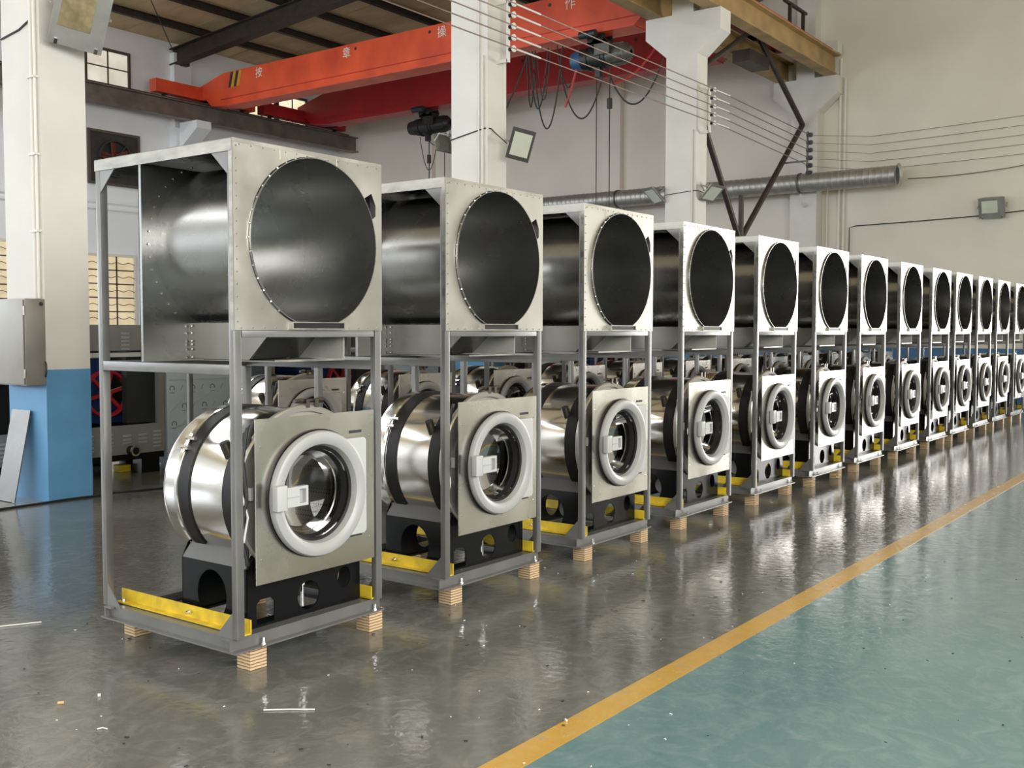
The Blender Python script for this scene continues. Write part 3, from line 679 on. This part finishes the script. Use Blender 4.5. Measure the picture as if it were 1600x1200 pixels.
# ------------------------------------------------------------------ machines of the third row: open chassis and film-wrapped cabinets
def louver_panel(x0, x1, y, z0, z1, groups, par, nm):
    p = MB().box(x0, x1, y, y+.02, z0, z1).build(nm, 'chassis_grey', par, smooth=False)
    for (gx, n) in groups:
        for k in range(n):
            z = z1-.09-(k*.036) if n > 3 else z1-.11-(k*.036)
            MB().add([(gx, y-.004, z), (gx+.085, y-.004, z), (gx+.085, y-.016, z+.016), (gx, y-.016, z+.016), (gx, y, z+.018), (gx+.085, y, z+.018)],
                     [(0, 1, 2, 3), (3, 2, 5, 4), (0, 3, 4), (1, 5, 2)]).build('louver', 'slot_white', p, smooth=False)
    return p
def make_chassis():
    t = empty('press_chassis')
    g = [(.10, 5), (.30, 5), (.62, 4), (.90, 5), (1.10, 5), (1.29, 3), (1.46, 3), (1.62, 5)]
    louver_panel(0, 1.75, 0, .20, .475, g, t, 'skirt_panel')
    louver_panel(0, 1.75, 0, 1.18, 1.42, [(.45, 5), (.66, 5), (.87, 5), (1.08, 5), (1.29, 5), (1.50, 5)], t, 'hood_panel')
    MB().box(0, 1.75, -.01, .03, 1.12, 1.16).build('hood_rail', 'slot_white', t, smooth=False)
    for x in (.0, 1.69): MB().box(x, x+.06, .0, .06, .475, 1.18).build('corner_post', 'chassis_grey', t, smooth=False)
    MB().box(0, 1.75, .02, 1.0, .14, .20).build('base_frame', 'black_paint', t, smooth=False)
    for x in (.05, 1.50):
        for y in (.02, .85): MB().box(x, x+.2, y, y+.14, 0, .14).build('foot', 'black_paint', t, smooth=False)
    MB().box(.02, 1.73, .90, .94, .2, 1.40).build('rear_panel', 'deep_dark', t, smooth=False)
    for xa in (.02, 1.69): MB().box(xa, xa+.04, .06, .92, .2, 1.40).build('side_panel', 'deep_dark', t, smooth=False)
    MB().box(1.42, 1.69, .12, .20, .48, 1.18).build('inner_panel', 'deep_dark', t, smooth=False)
    b = MB(); b.plate([(.75, .48), (1.55, .48), (1.45, .62), (1.32, .85), (1.30, 1.1), (.80, 1.1)], [], XZ, .32, .80); b.build('gear_housing', 'machine_blue', t, smooth=False)
    MB().cyl((1.27, .22, .77), (1.27, .34, .77), .035, n=14).build('shaft', 'hoist_grey', t)
    w = MB().lathe([(.20, .20), (.225, .20), (.225, .25), (.20, .25)], 1.27, .77, 40).build('hand_wheel', 'wheel_red', t)
    for k in range(6):
        a = k*PI/3+.25; d = Vector((math.cos(a), 0, math.sin(a)))
        MB().obox(Vector((1.27, .225, .77))+d*.12, d, (0, 1, 0), d.cross(Vector((0, 1, 0))), .09, .012, .016).build('spoke', 'wheel_red', w, smooth=False)
    MB().cyl((1.27, .19, .77), (1.27, .26, .77), .045, n=16).build('wheel_hub', 'wheel_red', w)
    MB().tube([(1.50, .15, 1.17), (1.50, .15, .95), (1.52, .15, .85), (1.58, .15, .70), (1.60, .15, .5)], .018, 8).build('air_hose', 'hoist_grey', t)
    d = MB().cyl((1.37, -.09, .235), (1.37, .0, .235), .045, n=18, caps=True).build('drain_stub', 'black_rubber', t)
    MB().lathe([(.035, -.092), (.05, -.092), (.05, -.075), (.035, -.075)], 1.37, .235, 18).build('drain_rim', 'chrome', d)
    return t
def make_wrapped():
    t = empty('wrapped_cabinet')
    MB().box(0, 1.0, 0, .9, .12, 1.25).build('cabinet_body', 'film_blue', t, bevel=.008)
    b = MB()
    for z in (.42, .88, 1.10): b.box(.02, .90, -.003, .0, z, z+.012)
    for pts in ([(.02, .55), (.16, .66), (.38, .66), (.60, .78), (.60, .80), (.37, .68), (.15, .68), (.02, .57)], [(.10, .40), (.34, .52), (.55, .52), (.55, .54), (.33, .54), (.09, .42)]):
        b.plate(pts, [], XZ, -.003, 0)
    b.build('film_crease', 'film_line', t, smooth=False)
    for i, (x, z) in enumerate([(.06, .80), (.30, .80), (.54, .80), (.20, .62), (.44, .62), (.70, .62), (.08, .45), (.32, .45), (.56, .45), (.18, .30), (.42, .30), (.10, 1.0), (.36, 1.0), (.62, 1.0)]):
        b = MB(); b.lathe([(.022, -.0035), (.030, -.0035), (.030, 0), (.022, 0)], x, z, 16, -.6, PI+.6); b.box(x-.028, x+.028, -.0035, 0, z-.045, z-.040)
        b.tube([(x+.10, -.002, z-.02), (x+.125, -.002, z+.03)], .003, 4); b.build('printed_mark', 'film_print', t, smooth=False)
    MB().box(.03, .97, .03, .87, .06, .12).build('base_frame', 'black_paint', t, smooth=False)
    for x in (.03, .85):
        for y in (.03, .75): MB().box(x, x+.12, y, y+.12, 0, .06).build('foot', 'black_paint', t, smooth=False)
    return t
pc, wc = make_chassis(), make_wrapped()
ORD = ['nearest', 'second', 'third', 'fourth', 'fifth', 'sixth', 'seventh', 'eighth', 'ninth', 'tenth', 'eleventh', 'twelfth', 'farthest']
for k in range(4):
    a = pc if k == 0 else copy_tree(pc); a.location = (1.80+3.08*k, 5.50, 0)
    tag(a, ['open grey press chassis with red hand wheel behind the blue column', 'open grey press chassis with red hand wheel seen through the first machine', 'open grey press chassis with red wheel far behind the second machine', 'open grey press chassis with red wheel seen under the third machine'][k], 'machine', 'open press chassis in the third row')
    c = wc if k == 0 else copy_tree(wc); c.location = (3.58+3.08*k, 5.50, 0)
    tag(c, 'cabinet wrapped in printed blue film, '+['visible under the deck of the nearest machine', 'second from the left in the third row', 'third from the left in the third row', 'last in the third row'][k], 'cabinet', 'film-wrapped cabinets in the third row')
o = MB(); o.box(3.20, 3.32, 5.72, 5.84, 0, .07); tag(o.build('yellow_foot', 'yellow_paint', bevel=.01), 'small yellow block on the floor under the louvred chassis', 'block')

# ------------------------------------------------------------------ the stacked washer and dryer
W, D, ZB, ZP, ZT = .8144, .9145, .10, .155, 2.10
def make_stack():
    t = empty('stacked_laundry_machine')
    G = 'frame_grey'
    # posts
    for x in (0, W-.037):
        for y in (0, D-.030): MB().box(x, x+.037, y, y+.030, ZP, 2.056).build('post', G, t, bevel=.003)
    # base channels: web set back, bottom flange proud
    for y, s in ((.028, -1), (D-.028, 1)):
        yo = y+s*.030
        b = MB().box(-.012, W+.012, min(y, y-s*.006), max(y, y-s*.006), ZB+.006, ZP-.006).box(-.012, W+.012, min(y-s*.05, yo), max(y-s*.05, yo), ZB, ZB+.007).box(-.012, W+.012, min(y-s*.05, y+s*.004), max(y-s*.05, y+s*.004), ZP-.007, ZP)
        b.build('base_channel', G, t, smooth=False)
    for x, s in ((.012, -1), (W-.012, 1)):
        xo = x+s*.026
        b = MB().box(min(x, x-s*.006), max(x, x-s*.006), .035, D-.035, ZB+.006, ZP-.006).box(min(x-s*.05, xo), max(x-s*.05, xo), .03, D-.03, ZB+.0005, ZB+.0075).box(min(x-s*.05, x+s*.004), max(x-s*.05, x+s*.004), .03, D-.03, ZP-.007, ZP)
        b.build('base_channel', G, t, smooth=False)
    # deck rails and top rails
    for x in (0.0005, W-.0365): MB().box(x, x+.036, .030, D-.030, 1.192, 1.232).build('deck_rail', G, t, bevel=.003)
    MB().box(.042, W-.042, D-.045, D-.005, 1.192, 1.232).build('deck_rail', G, t, bevel=.003)
    MB().box(.042, W-.042, .002, .040, 1.338, 1.368).build('front_rail', G, t, bevel=.003)
    for x, s in ((-.003, 1), (W+.003, -1)):
        x1 = x+s*.003; x2 = x+s*.045
        MB().box(min(x, x1), max(x, x1), 0, D+.003, 2.052, ZT).box(min(x, x2), max(x, x2), 0, D+.003, ZT-.003, ZT).build('top_rail', 'galvanised_edge', t, smooth=False)
    MB().box(0, W, D, D+.003, 2.052, ZT).build('top_rail', 'galvanised_edge', t, smooth=False)
    MB().box(.0, W, .0, D, 2.088, 2.091).build('top_sheet', 'galvanised_shaded', t, smooth=False)
    # corner gussets
    for x in (.002, W-.006):
        for pts in ([(.029, 2.056), (.13, 2.056), (.029, 1.965)], [(D-.029, 2.056), (D-.14, 2.056), (D-.029, 1.955)],
                    [(.029, ZP), (.13, ZP), (.029, .262)], [(D-.029, ZP), (D-.13, ZP), (D-.029, .262)]):
            b = MB(); b.plate(pts, [], YZ, x, x+.004); b.build('gusset', G, t, smooth=False)
    # ---- dryer section
    cx, cz, R = .420, 1.727, .351
    hole = []
    a0 = math.asin((1.397-cz)/R)          # flat at the bottom
    n = 72
    for i in range(n+1):
        a = a0+(PI-2*a0)*i/n
        hole.append((cx+R*math.cos(a), cz+R*math.sin(a)))
    # cut-out on the right for the thermostat
    na = lambda p: math.atan2(p[1]-cz, p[0]-cx)
    notch = [(.748, 1.848), (.777, 1.868), (.778, 1.915), (.752, 1.966), (.702, 1.938)]
    lo, hi = na(notch[0]), na(notch[-1])
    pts = []; done = False
    for p in hole:
        if lo-.005 < na(p) < hi+.02:
            if not done: pts += notch; done = True
            continue
        pts.append(p)
    hole = pts
    b = MB(); b.plate(rect(-.002, W+.002, 1.366, ZT), [hole], XZ, -.006, -.002)
    fp = b.build('dryer_front_panel', 'galvanised', t, smooth=False)
    for xa in (-.002, W+.0005): MB().box(xa, xa+.0015, -.006, .018, 1.366, ZT).build('panel_hem', 'galvanised_edge', fp, smooth=False)
    b = MB()
    for x in (.235, .545): b.box(x-.002, x+.002, -.008, -.006, 2.045, 2.095)
    b.box(.0, W, -.0072, -.006, 2.085, 2.10); b.build('panel_seam', 'galvanised', fp, smooth=False)
    b = MB()
    for i in range(15): z = 1.40+i*.048; b.cyl((.014, -.006, z), (.014, -.0095, z), .0042, .0025, n=8)
    for i in range(14): x = .03+i*.058; b.cyl((x, -.006, 2.078), (x, -.0095, 2.078), .004, .0025, n=8); b.cyl((x, -.006, 1.376), (x, -.0095, 1.376), .004, .0025, n=8)
    for i in range(40):
        a = 2*PI*i/40
        if 1.42 < cz+R*math.sin(a): b.cyl((cx+(R-.004)*math.cos(a), -.013, cz+(R-.004)*math.sin(a)), (cx+(R+.001)*math.cos(a), -.013, cz+(R+.001)*math.sin(a)), .005, .003, n=8)
    o = b.build('rivets', 'chrome', fp); o['kind'] = 'stuff'
    # slot for the lint drawer below the round opening
    b = MB(); b.plate(rect(.275, .568, 1.370, 1.401), [rect(.280, .563, 1.3745, 1.3965)], XZ, -.026, .0)
    sl = b.build('drawer_slot', 'galvanised_edge', t, smooth=False)
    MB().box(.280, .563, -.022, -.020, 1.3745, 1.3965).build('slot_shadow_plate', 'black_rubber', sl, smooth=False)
    # drum shell
    a0 = math.asin((1.395-cz)/(R+.002))
    b = MB().lathe([(R-.006, -.018), (R-.003, -.018), (R-.003, .60), (R-.006, .60)], cx, cz, 80, a0, PI-a0)
    sh = b.build('dryer_shell', 'galvanised_shaded', t)
    b = MB()
    for i in range(44):
        a = 2*PI*i/44
        if cz+.382*math.sin(a) > 1.41 and abs(.382*math.cos(a)) < .40: b.cyl((cx+.380*math.cos(a), .600, cz+.380*math.sin(a)), (cx+.380*math.cos(a), .594, cz+.380*math.sin(a)), .0055, .004, n=8)
    for i, z in enumerate((1.385, 1.355, 1.32, 1.305, 1.285, 1.25)): b.cyl((.243, .58, z), (.238, .58, z), .0055, .004, n=8)
    # rear panel and the lint box under the drum
    rp = MB().box(.0, W, .600, .604, 1.234, 2.06).box(.0, .004, .585, .604, 1.234, 2.06).build('dryer_rear_panel', 'galvanised_shaded', t, smooth=False)
    o = b.build('rivets', 'chrome', rp); o['kind'] = 'stuff'
    b = MB(); b.plate([(.60, 1.243), (.60, 1.397), (.02, 1.397), (.083, 1.351), (.196, 1.255), (.21, 1.243)], [], YZ, .245, .249); lb = b.build('lint_box_side', 'galvanised_dimmed', t, smooth=False)
    b = MB(); b.plate([(.60, 1.243), (.60, 1.397), (.047, 1.397), (.047, 1.243)], [], YZ, .630, .634); b.build('lint_box_side', 'galvanised_lit', t, smooth=False)
    MB().add([(.249, .083, 1.352), (.63, .204, 1.352), (.63, .33, 1.246), (.249, .20, 1.246), (.249, .083, 1.356), (.63, .204, 1.356), (.63, .33, 1.25), (.249, .20, 1.25)],
             [(0, 1, 2, 3), (4, 7, 6, 5), (0, 4, 5, 1), (1, 5, 6, 2), (2, 6, 7, 3), (3, 7, 4, 0)]).build('lint_chute', 'galvanised_shaded', t, smooth=False)
    MB().box(.245, .634, .05, .60, 1.236, 1.241).build('lint_tray', 'galvanised_dimmed', t, smooth=False)
    MB().box(.249, .630, .06, .60, 1.392, 1.395).build('lint_box_cover', 'galvanised_shaded', t, smooth=False)
    MB().box(.245, .634, .046, .05, 1.237, 1.245).build('lint_tray_lip', 'galvanised_edge', t, smooth=False)
    # ---- washer
    wx, wz = .418, .690
    tub = MB().lathe([(.325, .585), (.338, .575), (.345, .55), (.345, .10), (.335, .09), (.18, .09), (.18, .10), (.30, .11), (.30, .56), (.0, .565), (.0, .585)], wx, wz, 72).build('washer_tub', 'stainless', t)
    MB().lathe([(.342, .475), (.350, .472), (.350, .488), (.342, .485)], wx, wz, 72).build('tub_bead', 'chrome', tub)
    MB().lathe([(.345, .390), (.3505, .390), (.3505, .458), (.345, .458)], wx, wz, 72).build('tub_band', 'black_rubber', tub)
    b = MB(); a = math.radians(146); c = Vector((wx+.358*math.cos(a), .465, wz+.358*math.sin(a))); d = Vector((-math.sin(a), 0, math.cos(a)))
    b.cyl(c-d*.045, c+d*.045, .007, n=8); b.cyl(c-d*.025+Vector((0, -.04, 0)), c-d*.025+Vector((0, .02, 0)), .009, n=8); b.cyl(c+d*.02+Vector((0, -.03, 0)), c+d*.02+Vector((0, .02, 0)), .010, n=8)
    b.build('band_clamp', 'chrome', tub)
    MB().lathe([(.335, .066), (.354, .062), (.361, .070), (.361, .088), (.350, .095), (.335, .095)], wx, wz, 72).build('front_clamp_ring', 'ring_steel', tub)
    MB().lathe([(.25, .084), (.333, .078), (.333, .086), (.25, .089)], wx, wz, 72).build('tub_front_plate', 'ring_steel', tub)
    MB().lathe([(.335, .10), (.352, .10), (.352, .17), (.348, .175), (.335, .175)], wx, wz, 72, PI*.62, PI*1.5).build('front_band', 'black_rubber', tub)
    b = MB(); b.box(wx+.005, wx+.025, .06, .10, 1.040, 1.075).box(wx+.055, wx+.075, .06, .10, 1.040, 1.075).cyl((wx-.045, .08, 1.068), (wx+.115, .08, 1.068), .0085, n=8).cyl((wx+.085, .08, 1.068), (wx+.112, .08, 1.068), .014, n=6).cyl((wx-.02, .08, 1.068), (wx-.002, .08, 1.068), .014, n=6)
    b.build('ring_clamp', 'dark_pipe', tub)
    p0 = Vector((.130, .19, .845)); p1 = Vector((.098, .19, .912))
    st = MB().cyl(p0, p1, .022, .022, n=18).build('inlet_pipe', 'dark_pipe', tub); MB().cyl(p1, p1+(p1-p0).normalized()*.002, .018, n=16).build('pipe_mouth', 'deep_dark', st)
    MB().cyl(p0-(p1-p0)*.35, p0+(p1-p0)*.05, .034, .026, n=18).build('pipe_collar', 'dark_pipe', st)
    MB().lathe([(.0, .59), (.12, .59), (.13, .60), (.13, .66), (.0, .66)], wx, wz, 40).build('bearing_housing', 'black_paint', tub)
    MB().lathe([(.20, .68), (.22, .68), (.22, .73), (.20, .73)], wx, wz, 48).build('drive_pulley', 'hoist_dark', tub)
    b = MB()
    for k in range(5):
        q = 2*PI*k/5; d = Vector((math.cos(q), 0, math.sin(q))); b.obox(Vector((wx, .705, wz))+d*.10, d, (0, 1, 0), d.cross(Vector((0, 1, 0))), .105, .012, .018)
    b.build('pulley_spokes', 'hoist_dark', tub, smooth=False)
    # inner drum
    dr = MB().lathe([(.255, .09), (.26, .09), (.26, .50), (.0, .50), (.0, .495), (.255, .495)], wx-.0, wz, 60).build('inner_drum', 'perforated_drum', t)
    for k in range(3):
        q = 2*PI*k/3+.5; d = Vector((math.cos(q), 0, math.sin(q)))
        MB().obox(Vector((wx, .28, wz))+d*.235, d, (0, 1, 0), d.cross(Vector((0, 1, 0))), .022, .20, .02).build('lifter_rib', 'perforated_drum', dr, bevel=.008)
    MB().lathe([(.20, .065), (.258, .08), (.258, .092), (.20, .077)], wx, wz, 60).build('drum_lip', 'stainless_dull', dr)
    # front panel and door
    b = MB(); b.plate(rect(.088, .752, .356, 1.016), [circ(wx, wz-.003, .245, 56)], XZ, -.012, -.008)
    wp = b.build('washer_front_panel', 'stainless_panel', t, smooth=False)
    for x, z in ((.115, .905), (.115, .455), (.725, .905), (.725, .455)): MB().cyl((x, -.012, z), (x, -.015, z), .006, .004, n=10).build('panel_screw', 'chrome', wp)
    b = MB()
    for z in (.922, .470): b.box(.60, .675, -.0135, -.012, z, z+.012)
    b.build('hinge_slot', 'deep_dark', wp, smooth=False)
    dx, dz = .405, .688
    MB().lathe([(.245, -.012), (.268, -.012), (.268, -.020), (.245, -.020)], dx+.006, dz, 72).build('door_seal', 'black_rubber', t)
    ring = MB().lathe([(.258, -.020), (.263, -.030), (.263, -.042), (.257, -.053), (.246, -.058), (.222, -.056), (.207, -.046), (.199, -.026), (.197, -.012), (.245, -.012)], dx, dz, 96).build('door_ring', 'grey_plastic', t)
    b = MB(); b.plate([(.50, .486), (.655, .486), (.668, .498), (.668, .893), (.655, .905), (.50, .905), (.60, .80), (.63, .69), (.60, .57)], [], XZ, -.050, -.014)
    b.build('hinge_cover', 'light_plastic', t, smooth=False, bevel=.005)
    MB().lathe([(.200, -.022), (.188, -.018), (.178, .010), (.173, .045), (.180, .045), (.198, .0)], dx, dz, 72).build('door_gasket', 'black_rubber', ring)
    MB().lathe([(.186, -.014), (.174, .03), (.150, .085), (.10, .11), (.0, .118)], dx, dz, 60, closed=False).build('door_glass', 'door_glass', t)
    MB().lathe([(.167, .045), (.172, .043), (.172, .050), (.167, .050)], dx, dz, 60).build('glass_rim', 'stainless', ring)
    hd = MB().box(.130, .182, -.092, -.060, .652, .752).build('door_handle', 'light_plastic', t, bevel=.004)
    b = MB(); b.plate(rect(.178, .288, .662, .742), [rect(.242, .276, .674, .730)], XZ, -.096, -.070); b.build('handle_grip', 'light_plastic', hd, smooth=False, bevel=.002)
    MB().box(.178, .240, -.099, -.096, .700, .704).build('grip_groove', 'grey_plastic', hd, smooth=False)
    MB().box(.242, .276, -.076, -.072, .674, .730).build('grip_recess', 'grey_plastic', hd, smooth=False)
    # hoses and wires behind the panel
    for pts, r, m in (([(.10, .05, .98), (.085, .06, .85), (.095, .05, .70), (.08, .07, .55), (.10, .06, .44)], .007, 'cable_black'), ([(.10, .08, .90), (.075, .07, .75), (.10, .05, .62), (.085, .06, .52)], .005, 'wire_white'), ([(.16, .08, 1.0), (.09, .09, .80), (.10, .08, .60), (.12, .08, .42)], .010, 'cable_black')):
        MB().tube(pts, r, 6).build('hose', m, t)
    MB().box(.098, .112, .03, .05, .69, .74).build('wiring_block', 'grey_plastic', t, smooth=False)
    # ---- black cradle
    K = 'black_paint'
    xl, xr, yf, yr = .112, .752, .080, .500
    for x in (xl, xr-.006):
        b = MB(); b.plate(rect(yf, yr, .165, .405), [circ(.30, .27, .095, 36, .105)], YZ, x, x+.006); b.build('cradle_side', K, t, smooth=False)
    for x, s in ((xl, 1), (xr, -1)):
        MB().add([(x, yf, .405), (x, yr, .405), (x+s*.055, yr-.02, .485), (x+s*.055, yf, .485), (x+s*.008, yf, .402), (x+s*.008, yr, .402), (x+s*.062, yr-.02, .48), (x+s*.062, yf, .48)],
                 [(0, 1, 2, 3), (4, 7, 6, 5), (0, 4, 5, 1), (1, 5, 6, 2), (2, 6, 7, 3), (3, 7, 4, 0)]).build('cradle_shoulder', 'frame_dark', t, smooth=False)
    out = [(xl, .165), (xl, .405), (xl+.055, .485)]+[(wx+.352*math.cos(q), wz+.352*math.sin(q)) for q in [PI*1.22+i*(PI*.56)/14 for i in range(15)]]+[(xr-.055, .485), (xr, .405), (xr, .165)]
    out2 = [(xl, .165)]+[(xl+.05, .165), (xl+.05, .25), (xl+.07, .268), (xl+.125, .268), (xl+.145, .25), (xl+.145, .165)]+[(xr, .165), (xr, .405), (xr-.055, .485)]+[(wx+.352*math.cos(q), wz+.352*math.sin(q)) for q in [PI*1.78-i*(PI*.56)/14 for i in range(15)]]+[(xl+.055, .485), (xl, .405)]
    b = MB(); b.plate(out2, [circ(.445, .235, .062, 32), circ(.655, .272, .040, 28, .048)], XZ, yf, yf+.006); b.build('cradle_front', K, t, smooth=False)
    b = MB(); b.plate(out, [circ(.42, .26, .075, 32)], XZ, yr-.006, yr); b.build('cradle_rear', K, t, smooth=False)
    for ya, yb in ((yf, yf+.07), (yr-.02, yr+.16)): MB().box(xl, xr, ya, yb, ZP+.001, .166).build('cradle_foot', K, t, smooth=False)
    b = MB().cyl((.30, .28, .27), (.52, .28, .27), .065, n=20); mo = b.build('drive_motor', 'motor_green', t)
    MB().cyl((.26, .28, .27), (.30, .28, .27), .055, n=20).build('motor_cap', 'white_cap', mo)
    sp = MB().cyl((.445, .12, .18), (.445, .12, .30), .006, n=8).cyl((.445, .12, .275), (.445, .12, .290), .014, n=6).build('tension_bolt', 'chrome', t)
    # ---- yellow transport brackets
    for x, s in ((.085, -1), (.762, 1)):
        b = MB().box(min(x, x+s*.005), max(x, x+s*.005), (.018), .895, ZP+.004, .216).box(min(x, x+s*.034), max(x, x+s*.034), (.018), .895, ZP+.003, ZP+.009)
        y = b.build('transport_bracket', 'yellow_paint', t, smooth=False)
        for yy in (.40,):
            MB().cyl((x+s*.005, yy, .19), (x+s*.016, yy, .19), .010, n=6).cyl((x+s*.016, yy, .19), (x+s*.030, yy, .19), .005, n=8).build('bracket_bolt', 'chrome', y)
        for yy in (.045, .86): MB().cyl((x+s*.02, yy, ZP+.009), (x+s*.02, yy, ZP+.020), .009, n=6).build('bracket_nut', 'chrome', y)
    # levelling bolts
    for x in (.14, W-.035):
        for y in (.012, D-.012): MB().cyl((x, y, ZB+.007), (x, y, ZB+.035), .006, n=8).cyl((x, y, ZB+.007), (x, y, ZB+.014), .011, n=6).build('levelling_bolt', 'chrome', t)
    return t
mat('frame_dark', (.085, .085, .088), .2, .38)
proto = make_stack()
XS = [0, 1.2579, 2.4918, 3.7233, 4.9688, 6.2088, 7.3967, 8.6822, 9.9237, 11.0068, 12.1835, 13.3451, 14.5934]
def make_block():
    return MB().box(-.042, .042, -.042, .042, 0, ZB).build('plywood_block', 'plywood', bevel=.002)
blk = make_block(); first_block = True
def blocks(x, y, who, grp):
    global first_block
    for dx, dy, nm in ((.14, .085, 'front left'), (.815, .082, 'front right'), (.14, .868, 'rear left'), (.80, .868, 'rear right')):
        if first_block: o = blk; first_block = False
        else: o = blk.copy(); COL.objects.link(o)
        o.location = (x+dx, y+dy, 0); o.rotation_euler.z = random.uniform(-.05, .05)
        tag(o, 'plywood block under the %s corner of the %s' % (nm, who), 'block', grp)
NAME1 = ['nearest', 'second', 'third', 'fourth', 'fifth', 'sixth', 'seventh', 'eighth', 'ninth', 'tenth', 'eleventh', 'twelfth', 'thirteenth and farthest']
for k, x in enumerate(XS):
    o = proto if k == 0 else copy_tree(proto)
    o.location = (x, 0, 0)
    tag(o, '%s stacked washer and dryer in the front row, counted from the left' % NAME1[k], 'laundry machine', 'stacked machines of the front row')
    blocks(x, 0, '%s front row machine' % NAME1[k].split(' ')[0], 'plywood blocks under the front row')
ROW2 = ['first', 'second', 'third', 'fourth', 'fifth', 'sixth', 'seventh', 'eighth', 'ninth', 'tenth', 'eleventh', 'twelfth']
for k in range(12):
    o = copy_tree(proto); o.location = (2.245+1.25*k, 2.45, 0)
    tag(o, '%s stacked washer and dryer from the left in the row behind, half hidden' % ROW2[k], 'laundry machine', 'stacked machines of the second row')
    blocks(2.245+1.25*k, 2.45, '%s machine of the row behind' % ROW2[k], 'plywood blocks under the second row')

# ------------------------------------------------------------------ scraps on the floor
def scrap(name, pts, r, m, label):
    o = MB().tube(pts, r, 6).build(name, m); tag(o, label, 'scrap', 'scraps on the floor')
scrap('strip_scrap', [(-.16, -.341, .004), (-.10, -.41, .004), (-.046, -.484, .004)], .0025, 'scrap_white', 'thin white strip lying on the floor in front of the nearest machine')
scrap('strip_scrap', [(-.20, 1.475, .004), (-.027, 1.382, .004)], .003, 'scrap_white', 'thin white strip on the floor at the left picture edge')
scrap('chip_scrap', [(-.563, .316, .005), (-.547, .302, .005)], .0055, 'scrap_tan', 'small orange chip on the floor at the lower left')
scrap('chip_scrap', [(-.430, .272, .005), (-.422, .266, .005)], .0060, 'scrap_white', 'small white pebble on the floor near the orange chip')
scrap('chip_scrap', [(.398, -1.276, .007), (.406, -1.264, .007)], .0035, 'scrap_white', 'tiny white scrap lying on the yellow line')
scrap('wire_scrap', [(-.618, -.025, .004), (-.600, -.030, .004), (-.596, -.052, .004)], .0022, 'scrap_white', 'tiny bent white wire on the floor at the lower left')
b = MB(); random.seed(11)
for i in range(150):
    x, y = random.uniform(-1.0, 4.0), random.uniform(-2.6, 1.2); s = random.uniform(.0012, .0035)
    b.obox((x, y, .0022+s*.5), (math.cos(i), math.sin(i), 0), (-math.sin(i), math.cos(i), 0), (0, 0, 1), s*random.uniform(1, 2.4), s, s*.5)
o = b.build('floor_debris', 'scrap_dark', smooth=False); o['kind'] = 'stuff'; o['label'] = 'dark specks of dirt scattered over the floor'; o['category'] = 'debris'
b = MB()
for i in range(70):
    x, y = random.uniform(-1.0, 3.0), random.uniform(-2.0, 1.2); s = random.uniform(.001, .0026)
    b.obox((x, y, .0022+s*.5), (math.cos(i), math.sin(i), 0), (-math.sin(i), math.cos(i), 0), (0, 0, 1), s*random.uniform(1, 2.4), s, s*.5)
o = b.build('floor_debris', 'scrap_white', smooth=False); o['kind'] = 'stuff'; o['label'] = 'pale specks of swarf scattered over the floor'; o['category'] = 'debris'
